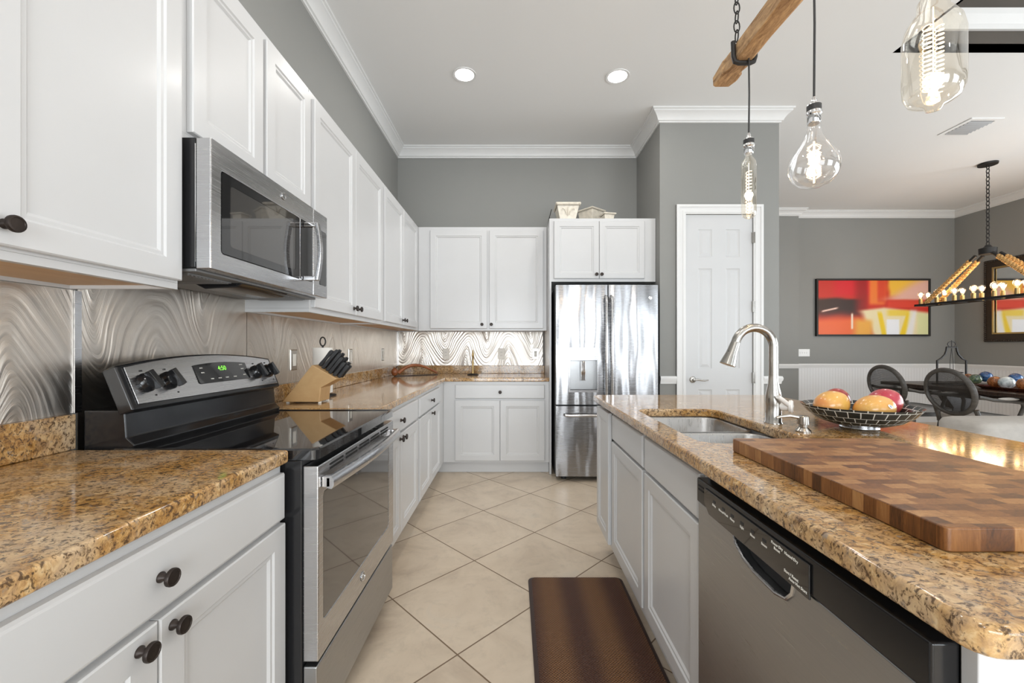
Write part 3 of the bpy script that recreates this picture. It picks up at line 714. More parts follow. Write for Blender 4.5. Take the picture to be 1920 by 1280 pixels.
hd.rings([[(XD + bw - .010, y, .793), (XD + bw + .004, y, .790), (XD + bw + .011, y, .800), (XD + bw + .010, y, .818), (XD + bw + .002, y, .828), (XD + bw - .010, y, .826)] for y, bw in hp])
hd.build('oven_handle', 'steel', ov, smooth=True, angle=60)
for ya in (W0 + .018, W1 - .040):
    MB().box(XD + .0002, XD + .028, ya, ya + .022, .793, .826).build('handle_bracket', 'chrome', ov, bevel=.004)
def logo(parent, P, u, v, r, ring='chrome', face='steeld'):
    o = P(u, v, 0); ax = Vector(P(u, v, 1)) - Vector(o)
    lg = MB().lathe([(r, 0), (r, .0015), (0, .0016)], o, ax, 24).build('logo_badge', face, parent, smooth=True)
    pts = [P(u + r * .9 * cos(a), v + r * .9 * sin(a), .0022) for a in [2 * pi * k / 28 for k in range(28)]]
    MB().tube(pts, r * .09, 6, closed=True).build('logo_ring', ring, lg, smooth=True)
    uu = Vector(P(u + 1, v, 0)) - Vector(o); vv = Vector(P(u, v + 1, 0)) - Vector(o)
    if uu.cross(vv).dot(ax) < 0: uu = -uu
    text('logo_letters', 'GE', r * 1.1, P(u, v, .0022), uu, vv, ring, lg)
logo(ov, PL(XD + .0005), 1.548, .352, .017)
dr = MB().slab(rect(W0, W1, .078, .284), [], Po, 0, .040).build('storage_drawer', 'steeld', t, bevel=.004)
MB().box(-.66, -.606, RY0 + .01, RY1 - .01, .284, .298).build('door_gap', 'void', t)

# ------------------------------------------------------------------ microwave
MX, MZ0, MZ1 = -.87, 1.430, 1.810
t = thing('microwave', 'stainless over-the-range microwave with dark window mounted under the short wall cabinet', 'microwave', (-1.05, 1.571, MZ0))
MY0, MY1 = 1.197, 1.948
MB().box(XL + .006, MX - .045, MY0 + .001, MY1 - .001, MZ0 + .004, MZ1 - .001).build('body', 'black', t, bevel=.003)
Pm = PL(MX - .044)
dm = MB().slab(rect(MY0, 1.812, MZ0, MZ1 - .002), [rr(1.242, 1.700, 1.484, 1.730, .010, 3)], Pm, 0, .044).build('door', 'steel', t, bevel=.004)
MB().slab(rr(1.243, 1.699, 1.485, 1.729, .009, 3), [rr(1.282, 1.668, 1.512, 1.702, .012, 3)], Pm, .004, .0432).build('window_border', 'glassb', dm)
MB().slab(rr(1.2825, 1.6675, 1.5125, 1.7015, .012, 3), [], Pm, .004, .0425).build('window', 'ovenglass', dm)
cpn = MB().slab(rect(1.8145, MY1, MZ0, MZ1 - .002), [], Pm, 0, .044).build('control_panel', 'steel', t, bevel=.004)
MB().slab(rr(1.872, 1.934, 1.484, 1.731, .008, 3), [], Pm, .0442, .0455).build('keypad', 'glassb', cpn)
MB().slab(rr(1.702, 1.800, 1.484, 1.730, .008, 3), [], Pm, .0442, .0455).build('handle_backing', 'glassb', dm)
h = MB(); hz = [1.480 + .240 * k / 10 for k in range(11)]
h.rings([[(MX + .048 + .014 * sin(pi * k / 10), 1.718, z), (MX + .062 + .014 * sin(pi * k / 10), 1.718, z), (MX + .062 + .014 * sin(pi * k / 10), 1.742, z), (MX + .048 + .014 * sin(pi * k / 10), 1.742, z)] for k, z in enumerate(hz)])
hb = h.build('door_handle', 'steel', dm, bevel=.003)
for z in (1.480, 1.702): MB().box(MX + .0017, MX + .050, 1.719, 1.741, z, z + .018).build('handle_bracket', 'chrome', hb, bevel=.003)
logo(dm, PL(MX + .0003), 1.575, 1.775, .014)
MB().box(XL + .02, MX - .05, MY0 + .01, MY1 - .01, MZ0 - .006, MZ0 + .003).build('base_plate', 'greyv', t, bevel=.002)
for y0 in (MY0 + .03, MY1 - .22):
    g = MB().box(XL + .10, MX - .09, y0, y0 + .19, MZ0 - .010, MZ0 - .0065)
    for k in range(12): g.box(XL + .105, MX - .095, y0 + .006 + k * .0155, y0 + .013 + k * .0155, MZ0 - .0125, MZ0 - .0102)
    g.build('vent_grille', 'greyv', t)
MB().prism([(-1.10, MZ0 - .0065), (-.93, MZ0 - .0065), (-.95, MZ0 - .020), (-1.06, MZ0 - .026)], 'Y', 1.43, 1.72).build('lamp_cover', 'black', t, bevel=.003)
MB().tube([(MX - .044, MY0 - .0005, MZ0 + .02), (MX - .044, MY0 - .0005, MZ1 - .02)], .0015, 6).build('side_seam', 'chrome', t)
MB().lathe([(.006, 0), (.006, .002), (0, .003)], (-.905 - .06, MY0 + .001, 1.765), (0, -1, 0), 12).build('screw', 'chrome', t)

# ------------------------------------------------------------------ refrigerator
FX0, FX1, FY = .384, 1.293, 3.700
t = thing('refrigerator', 'stainless french door refrigerator with water dispenser beside the pantry wall', 'refrigerator', (.84, 4.1, 0))
MB().box(FX0 + .003, FX1 - .003, FY + .07, 4.50, .035, 1.745).build('body', 'blackm', t, bevel=.004)
def fdoor(x0, x1, z0, z1, hole=None, name='door'):
    m = MB(); N = 8; cx = (FX0 + FX1) / 2
    def fy(x): return FY + .010 * ((x - cx) / .455) ** 2 + .003
    if hole is None:
        xs = [x0 + (x1 - x0) * k / N for k in range(N + 1)]
        m.prism([(x, fy(x)) for x in xs] + [(x1, FY + .068), (x0, FY + .068)], 'Z', z0, z1)
    else:
        hx0, hx1, hz0, hz1 = hole
        for (a, b_, c, d) in ((x0, hx0, z0, z1), (hx1, x1, z0, z1), (hx0, hx1, z0, hz0), (hx0, hx1, hz1, z1)):
            xs = [a + (b_ - a) * k / 4 for k in range(5)]
            m.prism([(x, fy(x)) for x in xs] + [(b_, FY + .068), (a, FY + .068)], 'Z', c, d)
        bmesh.ops.remove_doubles(m.bm, verts=m.bm.verts, dist=1e-5)
    return m.build(name, 'fridge', t, smooth=True, angle=20)
HX0, HX1, HZ0, HZ1 = .496, .760, .800, 1.198
dl = fdoor(FX0, .840, .690, 1.757, (HX0, HX1, HZ0, HZ1))
dr_ = fdoor(.850, FX1, .690, 1.757)
MB().box(.8405, .8495, FY + .02, FY + .066, .69, 1.757).build('dark_gap_strip', 'void', t)  # dark strip added so the gap between the doors reads black
fz = fdoor(FX0, FX1, .050, .676, name='freezer_drawer')
for x, dd in ((.822, dl), (.872, dr_)):
    pts = [(x, FY + .004, .745), (x, FY - .030, .757), (x, FY - .044, .80), (x, FY - .048, 1.2), (x, FY - .044, 1.60), (x, FY - .030, 1.643), (x, FY + .004, 1.655)]
    MB().tube(pts, [.013, .014, .014, .015, .014, .014, .013], 12).build('door_handle', 'steel', dd, smooth=True)
pts = [(.46, FY + .004, .600), (.465, FY - .035, .600), (.52, FY - .045, .600), (.84, FY - .050, .600), (1.16, FY - .045, .600), (1.215, FY - .035, .600), (1.22, FY + .004, .600)]
MB().tube(pts, .013, 12).build('drawer_handle', 'steel', fz, smooth=True)
dsn = MB().slab(rect(HX0, HX1, HZ0, HZ1), [rect(HX0 + .012, HX1 - .012, HZ0 + .020, 1.085)], PB(FY + .006), 0, .006).build('dispenser_bezel', 'steel', dl, bevel=.001)
cav = MB().slab(rect(HX0 + .001, HX1 - .001, HZ0 + .001, HZ1 - .001), [], PB(FY + .064), 0, .006)
cav.box(HX0 + .001, HX0 + .008, FY + .008, FY + .058, HZ0 + .001, HZ1 - .001).box(HX1 - .008, HX1 - .001, FY + .008, FY + .058, HZ0 + .001, HZ1 - .001)
cav.box(HX0 + .008, HX1 - .008, FY + .008, FY + .058, 1.085, 1.10)
cav.build('dispenser_recess', 'steeld', dsn)
MB().box(.605, .648, FY + .010, FY + .030, .905, 1.078).build('dispenser_paddle', 'chrome', dsn, bevel=.004)
MB().box(HX0 + .012, HX1 - .012, FY + .006, FY + .056, .815, .822).build('drip_tray', 'blackm', dsn)
logo(dr_, PB(FY + .009), 1.222, 1.640, .016)
for x in (FX0 + .08, FX1 - .08):
    MB().lathe([(.025, .001), (.025, .0345)], (x, FY + .12, 0), seg=14).build('foot', 'blackm', t)
MB().box(FX0 + .004, FX1 - .004, FY + .075, FY + .30, 1.7455, 1.760).build('hinge_cover', 'blackm', t)

# ------------------------------------------------------------------ island
XI = .535
t = thing('kitchen_island', 'white panelled island cabinet with sink doors carrying the granite worktop', 'island', (1.0, 1.5, 0))
b = MB().slab([(XI, 1.142), (1.12, 1.142), (1.12, .498), (XI, .498), (XI, .478), (1.27, .478), (1.27, 2.495), (XI, 2.495)],
              [rr(.560, .950, 1.235, 1.975, .02, 3)], lambda u, v, w: (u, v, w), .11, .876)
b.build('body', 'cab', t, bevel=.002)
MB().box(XI + .075, 1.119, 1.15, 2.47, .001, .1095).box(1.1205, 1.26, .49, 2.47, .001, .1095).build('toe_kick', 'cab', t)
MB().box(.562, .948, 1.237, 1.973, .112, .125).build('cabinet_floor', 'cab', t)
PIx = PI(XI)
door(t, PIx, 1.159, 1.636, .160, .711, st=.05)
door(t, PIx, 1.664, 2.175, .160, .711, st=.05)
drawer(t, PIx, 1.159, 1.636, .722, .851, name='false_drawer_front')
drawer(t, PIx, 1.664, 2.175, .722, .851, name='false_drawer_front')
door(t, PI(XI - .014), 2.196, 2.490, .160, .853, name='end_door', st=.045)
MB().box(XI - .0005, XI + .001, 2.176, 2.195, .16, .86).build('door_gap', 'void', t)
# dishwasher
t = thing('dishwasher', 'stainless dishwasher with black control strip built into the island', 'dishwasher', (.8, .82, 0))
MB().box(.540, 1.118, .500, 1.138, .03, .870).build('tub', 'blackm', t)
PW = PI(.538)
DY0, DY1 = .499, 1.137
ddoor = MB()
pk = [(.955, .783), (.940, .758), (.912, .742), (.87, .734), (.80, .732), (.768, .740), (.752, .758), (.746, .783)]
ddoor.slab([(DY0, .12), (DY1, .12), (DY1, .783)] + pk + [(DY0, .783)], [], PW, 0, .032)
dd = ddoor.build('door', 'steeld', t, bevel=.003)
MB().slab([(.954, .782), (.939, .759), (.912, .7432), (.87, .7352), (.80, .7332), (.769, .741), (.753, .759), (.747, .782)], [], PW, .001, .012).build('pocket_handle', 'blackm', dd)
lip = MB().tube([PW(y, z, .033) for y, z in pk], .004, 8).build('pocket_rim', 'steel', dd, smooth=True)
cpl = MB().slab([(DY0, .785), (DY1, .785), (DY1, .850), (DY0, .850)], [], PW, 0, .036).build('control_strip', 'black', t, bevel=.004)
MB().slab([(.70, .778), (1.06, .778), (1.085, .800), (1.085, .838), (.70, .838)], [], PW, .0362, .040).build('button_panel', 'glassb', cpl, bevel=.0015)
MB().box(.545, .60, DY0 + .01, DY1 - .01, .8702, .8756).build('top_gap_shade', 'void', t)  # near-black strip standing for the shade between worktop and control strip
for k, (y, s_) in enumerate(((1.03, 'Delay'), (.985, 'Normal Wash'), (.945, 'Heavy'), (.905, 'Light'), (.865, 'Rinse'), (.825, 'Steam'))):
    text('button_mark', s_, .0075, PW(y, .812, .0404), (0, -1, 0), (0, 0, 1), 'plate', cpl)
    MB().slab(rect(y - .006, y + .006, .818, .824), [], PW, .0402, .0406).build('button', 'blackm', cpl)
for y, z, s_ in ((.785, .830, 'Power Dry'), (.785, .822, 'Boost'), (.745, .828, 'Heated Dry'), (.745, .796, 'Start / Reset'), (.728, .788, 'Auto Hot Start')):
    text('button_mark', s_, .0075, PW(y, z, .0404), (0, -1, 0), (0, 0, 1), 'plate', cpl)
for z in (.832, .822):
    MB().slab(rect(1.095, 1.125, z - .002, z + .002), [], PW, .0362, .037).build('vent_slot', 'void', cpl)
MB().box(.61, .70, .505, 1.13, .001, .118).build('toe_panel', 'blackm', t)

# sink
t = thing('sink', 'stainless double bowl undermount sink in the island worktop', 'sink', (.756, 1.60, .66))
def bowl(x0, x1, y0, y1):
    m = MB(); L = []
    for z, i, r in ((.8755, -.006, .058), (.8755, .004, .055), (.868, .008, .052), (.72, .018, .050), (.690, .035, .045), (.685, .07, .03)):
        L.append([(u, v, z) for u, v in rr(x0 + i, x1 - i, y0 + i, y1 - i, r, 6)])
    m.rings(L, cap0=False)
    L = []
    for z, i, r in ((.8745, -.006, .058), (.8745, .001, .055), (.72, .014, .050), (.686, .032, .045), (.682, .07, .03)):
        L.append([(u, v, z) for u, v in rr(x0 + i, x1 - i, y0 + i, y1 - i, r, 6)])
    m.rings(L, cap0=False)
    o = m.build('basin', 'sink', t, smooth=True, angle=50)
    MB().lathe([(.042, 0), (.042, .002), (.034, .003), (.030, -.0), (0, -.0)], ((x0 + x1) / 2, (y0 + y1) / 2, .6855), seg=20).build('drain', 'chrome', o, smooth=True)
bowl(.577, .935, 1.611, 1.945)
bowl(.577, .935, 1.262, 1.583)
MB().box(.60, .912, 1.589, 1.605, .86, .8752).build('divider', 'sink', t, bevel=.006, seg=3)

# faucet
t = thing('faucet', 'tall brushed nickel gooseneck kitchen faucet standing behind the island sink', 'faucet', (.993, 1.587, .914))
fx, fy = .993, 1.587
MB().lathe([(.031, .9145), (.031, .918), (.028, .922), (.0275, .985), (.0285, 1.000), (.026, 1.030), (.0185, 1.065), (.0165, 1.090), (.0165, 1.098)], (fx, fy, 0), seg=28).build('body', 'nickel', t, smooth=True, angle=50)
arc = [(fx, fy, 1.0985), (fx, fy, 1.16)]
R_ = .073
for k in range(0, 15):
    a = radians(180 * k / 14 * .92); arc.append((fx - R_ + R_ * cos(a), fy, 1.205 + R_ * 1.0 * sin(a)))
sp = MB().tube(arc, .0162, 16).build('spout', 'nickel', t, smooth=True)
e = Vector(arc[-1]); dn = (Vector(arc[-1]) - Vector(arc[-2])).normalized()
hdx = MB().lathe([(.0160, .0005), (.0168, .006), (.0195, .045), (.0275, .085), (.0285, .092), (.024, .0925)], e, dn, 24).build('spray_head', 'nickel', t, smooth=True)
MB().box(e.x - .032, e.x - .021, fy - .010, fy + .010, e.z - .068, e.z - .032).build('spray_button', 'blackm', hdx, bevel=.002)
la = Vector((.78, -.62, 0)).normalized(); lc = Vector((fx, fy, .982))
lv = MB().lathe([(.017, .018), (.017, .048), (.023, .050), (.025, .058), (.021, .063), (0, .063)], lc, la, 24)
P0 = lc + la * .056
e1 = Vector((.970, 1.525, 1.022))
lv.tube([P0, P0.lerp(e1, .35), P0.lerp(e1, .75), e1], [.011, .0085, .009, .0075], 12)
lv.build('lever', 'pale_sheen', t, smooth=True)
t = thing('soap_dispenser', 'short nickel soap dispenser pump right of the faucet on the island', 'soap dispenser', (.997, 1.43, .914))
MB().lathe([(.024, .9145), (.024, .918), (.018, .925), (.013, .930), (.013, .938), (.0185, .940), (.0175, .966), (.014, .969), (0, .969)], (.997, 1.43, 0), seg=24).build('pump', 'nickel', t, smooth=True)
MB().tube([(.985, 1.43, .962), (.95, 1.43, .968), (.918, 1.43, .965), (.905, 1.43, .960)], [.006, .006, .005, .0045], 10).build('nozzle', 'nickel', t, smooth=True)

# cutting board
o = MB().slab(rr(.611, 1.045, .587, 1.163, .010, 4), [], lambda u, v, w: (u, v, w), .9145, .950).build('cutting_board', 'board', None, bevel=.003)
tag(o, 'large end-grain wooden cutting board lying on the near part of the island worktop', 'cutting board')

# fruit bowl and mangoes
bc = (1.248, 1.500)
def bowl_mosaic():
    bm = bmesh.new(); uvl = bm.loops.layers.uv.new('UVMap')
    seg = 48; prof = [(.045, .926), (.085, .928), (.125, .942), (.157, .965), (.178, .990), (.180, .995), (.173, .992), (.151, .969), (.120, .947), (.082, .934), (.001, .932)]
    L = [[bm.verts.new((bc[0] + r * cos(2 * pi * k / seg), bc[1] + .92 * r * sin(2 * pi * k / seg), z)) for k in range(seg)] for r, z in prof]
    d = 0
    for i in range(len(L) - 1):
        d2 = d + sqrt((prof[i + 1][0] - prof[i][0]) ** 2 + (prof[i + 1][1] - prof[i][1]) ** 2)
        for k in range(seg):
            j = (k + 1) % seg
            f = bm.faces.new([L[i][k], L[i][j], L[i + 1][j], L[i + 1][k]])
            for lp, (uu, vv) in zip(f.loops, ((k, d), (k + 1, d), (k + 1, d2), (k, d2))): lp[uvl].uv = (uu / seg * .96, vv)
        d = d2
    bm.faces.new(L[0][::-1])
    m = MB(); m.bm.free(); m.bm = bm; return m
t = thing('fruit_bowl', 'shallow black mosaic bowl with pale grout lines holding mangoes on the island', 'bowl', (bc[0], bc[1], .914))
bowl_mosaic().build('dish', 'mosaic', t, smooth=True)
MB().lathe([(.055, .9145), (.058, .916), (.055, .926), (.046, .9275)], (bc[0], bc[1], 0), seg=32).build('foot_ring', 'steel', t, smooth=True)
def mango_obj(c, r, sc, rot, mat, label):
    m = MB().ball((0, 0, 0), r, sc, 28, 18)
    for v in m.bm.verts:
        v.co.z += .10 * v.co.x * abs(v.co.x) / r; v.co.y *= 1 - .12 * v.co.x / r
    m.xf(Matrix.Translation(c) @ Matrix.Rotation(rot, 4, 'Z'))
    o = m.build('mango', mat, None, smooth=True, angle=180, origin=c)
    tag(o, label, 'mango', 'mangoes in the mosaic bowl'); return o
mango_obj((1.150, 1.50, .996), .057, (1.06, .82, .88), .1, 'mango_y', 'leftmost yellow mango in the mosaic bowl, blushed orange')
mm = mango_obj((1.258, 1.447, .988), .060, (1.06, .80, .82), -.1, 'mango_o', 'front orange-yellow mango with a white oval sticker')
mango_obj((1.364, 1.525, 1.000), .057, (1.04, .85, .90), .2, 'mango_r', 'rightmost red and purple mango with a bright shine')
mango_obj((1.230, 1.580, 1.002), .054, (1.0, .78, .84), .6, 'mango_d', 'dark red mango half hidden behind the leftmost yellow one')
# sticker hugging the front mango
st = MB(); grid = []
cdir = Vector((.30, -.86, .22))
def surf(a, b_):
    d = (Vector((.27 + a * .85, -.86, .30 + b_ * .85 - a * .25))).normalized()
    k = 1 / sqrt((d.x / (.060 * 1.06)) ** 2 + (d.y / (.060 * .80 * .97)) ** 2 + (d.z / (.060 * .82)) ** 2)
    return Vector((1.258, 1.447, .988)) + d * (k + .0025)
ctr = surf(0, 0)
vs = [st.bm.verts.new(surf(.19 * cos(2 * pi * k / 20), .15 * sin(2 * pi * k / 20))) for k in range(20)]
vi = [st.bm.verts.new(surf(.10 * cos(2 * pi * k / 20), .08 * sin(2 * pi * k / 20))) for k in range(20)]
c_ = st.bm.verts.new(ctr)
for k in range(20):
    st.bm.faces.new([vs[k], vs[(k + 1) % 20], vi[(k + 1) % 20], vi[k]]); st.bm.faces.new([vi[k], vi[(k + 1) % 20], c_])
sk = st.build('sticker', 'whitepl', mm, smooth=True, angle=180)
for a0, s_ in ((.05, .010), (-.045, .007)):
    MB().tube([surf(-.09, a0) * 1.0, surf(-.03, a0 + .02), surf(.03, a0 - .02), surf(.09, a0)], .0009, 5).build('sticker_print', 'ball_blue', sk)

# ------------------------------------------------------------------ floor mat
t = thing('floor_mat', 'dark brown woven anti-fatigue mat on the tiles in front of the sink', 'mat', (.32, 1.4, 0))
MB().rings([[(u, v, .001) for u, v in rr(.078, .560, .65, 2.160, .03)], [(u, v, .008) for u, v in rr(.078, .560, .65, 2.160, .03)], [(u, v, .0165) for u, v in rr(.092, .546, .664, 2.146, .022)]]).build('mat_border', 'matedge', t, smooth=True)
MB().rings([[(u, v, .0168) for u, v in rr(.094, .544, .666, 2.144, .022)], [(u, v, .018) for u, v in rr(.096, .542, .668, 2.142, .021)]]).build('woven_surface', 'mat', t)

# ------------------------------------------------------------------ things on the left worktop
t = thing('knife_block', 'slanted light beech knife block on the left worktop beyond the range', 'knife block', (-1.08, 2.19, .914))
MB().prism([(-1.185, .922), (-.995, .922), (-.988, .995), (-.905, 1.040), (-1.032, 1.112)], 'Y', 2.135, 2.255).build('block', 'block', t, bevel=.003)
for x in (-1.17, -1.005):
    for y in (2.145, 2.235): MB().box(x, x + .012, y, y + .012, .9145, .9225).build('foot', 'plate', t)
axk = Vector((.63, 0, .777)).normalized(); alongk = Vector((-.905 + 1.032, 0, 1.040 - 1.112)).normalized()
ki = 0
for r_, (f, ln, n_) in enumerate(((.10, .105, 1), (.28, .125, 2), (.45, .118, 2), (.62, .105, 3), (.80, .088, 3), (.93, .080, 2))):
    for q in range(n_):
        y = 2.195 + (q - (n_ - 1) / 2) * .034
        p = Vector((-1.032, y, 1.112)) + alongk * (.146 * f)
        hw = .0085
        m = MB()
        s1 = Vector((0, 1, 0)); s2 = alongk
        L = []
        for k_, (d_, w1, w2) in enumerate(((.001, .006, .008), (.012, .0065, .0095), (ln * .5, .006, .008), (ln * .9, .0068, .010), (ln, .005, .007))):
            c0 = p + axk * d_
            L.append([c0 + s1 * w1 * a + s2 * w2 * b2 for a, b2 in ((-1, -1), (1, -1), (1, 1), (-1, 1))])
        m.rings(L)
        kh = m.build('knife', 'blackm', None, bevel=.002)
        lab = {(0, 0): 'black-handled knife in the top slot of the knife block, the leftmost', (1, 0): 'black-handled long knife at the near side of the second row of the knife block', (1, 1): 'black-handled long knife at the far side of the second row of the knife block',
               (2, 0): 'black-handled knife at the near side of the third row of the knife block', (2, 1): 'black-handled knife at the far side of the third row of the knife block'}.get((r_, q),
               'black-handled knife, %s in the %s row of the knife block' % ((['nearest', 'middle', 'farthest'] if n_ == 3 else ['near one', 'far one'])[q], ['', '', '', 'fourth', 'fifth', 'lowest'][r_]))
        tag(kh, lab, 'knife', 'knives in the knife block')
t = thing('paper_towel_holder', 'upright paper towel roll on a black loop-top holder behind the knife block', 'paper towel', (-1.13, 2.47, .914))
MB().lathe([(.018, .935), (.055, .935), (.055, 1.200), (.018, 1.200)], (-1.13, 2.47, 0), seg=28).build('paper_roll', 'paper', t, smooth=True)
hl = MB().lathe([(.075, .9145), (.075, .922), (.01, .924)], (-1.13, 2.47, 0), seg=28).tube([(-1.13, 2.47, .92), (-1.13, 2.47, 1.215)], .006, 10)
hl.tube([(-1.13 + .016 * sin(a), 2.47, 1.236 - .026 * cos(a)) for a in [2 * pi * k / 20 for k in range(20)]], .004, 8, closed=True)
hl.build('holder', 'iron', t, smooth=True)
# carved ornament in the corner
t = thing('wooden_ornament', 'carved reddish wood ornament with an arched back lying in the far corner of the worktop', 'ornament', (-1.0, 4.2, .914))
a0 = Vector((-1.17, 4.11, 0)); a1 = Vector((-.79, 4.33, 0)); du = (a1 - a0).normalized(); Ln = (a1 - a0).length
pts = []; rad = []
for k in range(15):
    f = k / 14
    p = a0 + du * Ln * (.08 + .92 * f); z = .945 + .075 * sin(pi * min(1, f * 1.05) ** .85) if f < .97 else .935
    pts.append((p.x, p.y, z)); rad.append(.020 - .011 * f)
MB().tube(pts, rad, 12).build('arched_back', 'carved', t, smooth=True)
MB().ball(a0 + Vector((0, 0, .957)), .042, (.8, .8, .95)).build('round_head', 'carved', t, smooth=True)
MB().tube([a0 + Vector((.01, 0, .99)), a0 + Vector((.02, .0, 1.004)), a0 + Vector((.03, 0, 1.022))], [.006, .004, .0015], 8).build('tip', 'iron', t)
q0 = a0 + Vector((0, 0, 0)); nn = Vector((-du.y, du.x, 0)) * .022
MB().rings([[(q0 + nn * s1 + du * Ln * f + Vector((0, 0, z))) for s1, f in ((-1, 0), (-1, 1), (1, 1), (1, 0))] for z in (.9145, .922)]).build('base', 'darkwood', t, bevel=.002)
# brass stand
t = thing('candle_stand', 'slender brass-coloured stand on a dark oval foot before the back backsplash', 'stand', (-.415, 4.30, .914))
MB().lathe([(.060, .9145), (.060, .918), (.045, .926), (.02, .930)], (-.415, 4.30, 0), seg=24).build('foot', 'iron', t, smooth=True)
MB().lathe([(.011, .9305), (.010, 1.05), (.009, 1.10), (.012, 1.105), (.012, 1.135), (.007, 1.15), (.003, 1.175), (0, 1.178)], (-.415, 4.30, 0), seg=14).build('stem', 'brass', t, smooth=True)

# ------------------------------------------------------------------ pots on the cabinet
ZP = 2.4235
def square_pot(cx, cy, w0, w1, h, rot, label, rim=.02, motif=True):
    t = thing('ceramic_pot', label, 'pot', (0, 0, 0))
    def sq(w_, z): return [(-w_, -w_, z), (w_, -w_, z), (w_, w_, z), (-w_, w_, z)]
    MB().rings([sq(w0 * .8, 0), sq(w0, .006), sq(w1, h - rim), sq(w1 - .012, h - rim), sq(w0 - .010, .02)]).build('vessel', 'ceramic', t, bevel=.004)
    MB().rings([sq(w1 + .004, h - rim), sq(w1 + .014, h - rim * .7), sq(w1 + .014, h - .003), sq(w1 + .008, h), sq(w1 - .012, h), sq(w1 - .014, h - rim)], cap0=False, cap1=False).build('rim', 'ceramic', t, bevel=.003)
    if motif:
        m = MB(); f = lambda s1, z: (s1, -(w0 + (w1 - w0) * (z / (h - rim))) - .003, z)
        for sg in (-1, 1):
            MB().tube([f(sg * .012, h * .30), f(sg * .02, h * .45), f(sg * .035, h * .62), f(sg * .055, h * .66), f(sg * .062, h * .55)], [.004, .006, .006, .005, .003], 8).build('relief_leaf', 'ceramic', t, smooth=True)
            MB().ball((sg * (w1 + .004), -w1 - .012, h - rim * .55), .012).build('corner_scroll', 'ceramic', t, smooth=True)
        m.tube([f(0, h * .25), f(0, h * .50), f(0, h * .75)], [.004, .008, .003], 8)
        m.build('relief_stem', 'ceramic', t, smooth=True)
    t.location = (cx, cy, ZP); t.rotation_euler = (0, 0, rot); return t
square_pot(.528, 4.085, .076, .106, .165, 0.0, 'tallest cream ceramic pot with scroll relief on top of the fridge cabinet', .028)
square_pot(.815, 4.35, .072, .096, .205, radians(40), 'middle cream ceramic pot turned corner-on atop the fridge cabinet', .018, False)
square_pot(.925, 4.08, .044, .052, .082, radians(12), 'smallest cream ceramic pot, right of the other two on the fridge cabinet', .016, False)
m = MB().tube([(.352, 4.30, 2.428), (.372, 4.30, 2.53), (.398, 4.30, 2.625)], .004, 6).tube([(.398, 4.26, 2.428), (.388, 4.28, 2.50), (.376, 4.30, 2.545)], .004, 6).tube([(.352, 4.30, 2.428), (.398, 4.26, 2.428)], .004, 6)
tag(m.build('iron_easel', 'iron', None), 'small black iron easel left of the tallest pot on the fridge cabinet', 'easel')

# ------------------------------------------------------------------ ceiling things
for i, (x, y) in enumerate(CAN[:2]):
    t = thing('recessed_light', ['recessed round ceiling light, the left one over the aisle', 'recessed round ceiling light, the right one nearer the pantry'][i], 'ceiling light', (x, y, ZC), 'recessed ceiling lights')
    MB().rings([[(x + r * cos(2 * pi * k / 32), y + r * sin(2 * pi * k / 32), z) for k in range(32)] for r, z in ((.095, ZC - .0005), (.093, ZC - .006), (.076, ZC - .004), (.074, ZC - .0005))], cap0=False, cap1=False).build('trim_ring', 'trim', t, smooth=True)
    MB().lathe([(.0735, ZC - .0035), (.0735, ZC - .0015)], (x, y, 0), seg=32).build('diffuser', 'can', t)
t = thing('ceiling_vent', 'grey metal air vent in the ceiling of the dining side', 'vent', (4.5, 4.1, ZC))
MB().slab(rect(4.345, 4.655, 3.94, 4.26), [rect(4.385, 4.615, 3.98, 4.22)], Pz, ZC - .008, ZC - .0005).build('frame', 'ceil', t)
MB().box(4.386, 4.614, 3.981, 4.219, ZC - .003, ZC - .0008).build('backing', 'blackm', t)
for k in range(7):
    y = 3.995 + k * .035
    MB().rings([[(4.386, y, ZC - .004), (4.614, y, ZC - .004), (4.614, y + .002, ZC - .0035), (4.386, y + .002, ZC - .0035)], [(4.386, y + .020, ZC - .016), (4.614, y + .020, ZC - .016), (4.614, y + .022, ZC - .0155), (4.386, y + .022, ZC - .0155)]]).build('slat', 'greyv', t)

# ------------------------------------------------------------------ beam pendant over the island
t = thing('beam_pendant_light', 'rustic wooden beam hung on a chain over the island with three big filament bulbs', 'pendant light', (1.02, 1.4, ZC))
bm_ = MB(); L = []
ys = [.62, .80, 1.05, 1.3, 1.5, 1.68, 1.80, 1.86, 1.92, 1.925, 1.97, 2.01]
for k, y in enumerate(ys):
    j = lambda a=.004: random.uniform(-a, a)
    z0, z1, x0, x1 = 2.452, 2.532, .972, 1.045
    if y == 1.92: z0 = 2.460
    if y > 1.92: z0 = 2.462; z1 = 2.532 - (y - 1.92) * .25; x0 = .968; x1 = 1.060 - (0.0 if y < 2 else .008)
    L.append([(x0 + j(), y, z0 + .006 + j(.002)), (x0 + .008 + j(), y, z0 + j(.002)), (x1 - .008 + j(), y, z0 + j(.002)), (x1 + j(), y, z0 + .006 + j(.002)), (x1 + j(), y, z1 - .006), (x1 - .006, y, z1), (x0 + .006, y, z1 + j(.002)), (x0 + j(), y, z1 - .006)])
bm_.rings(L).build('beam', 'beam', t, smooth=True, angle=25)
def chain(m, p0, p1, n, r, th):
    p0 = Vector(p0); p1 = Vector(p1)
    for k in range(n):
        c = p0.lerp(p1, (k + .5) / n); hl = (p1 - p0).length / n * .5 * 1.28
        pts = []
        for q in range(14):
            a = 2 * pi * q / 14
            s1 = cos(a) * r; z = sin(a) * hl
            pts.append(c + (Vector((s1, 0, z)) if k % 2 else Vector((0, s1, z))))
        m.tube(pts, th, 6, closed=True)
    return m
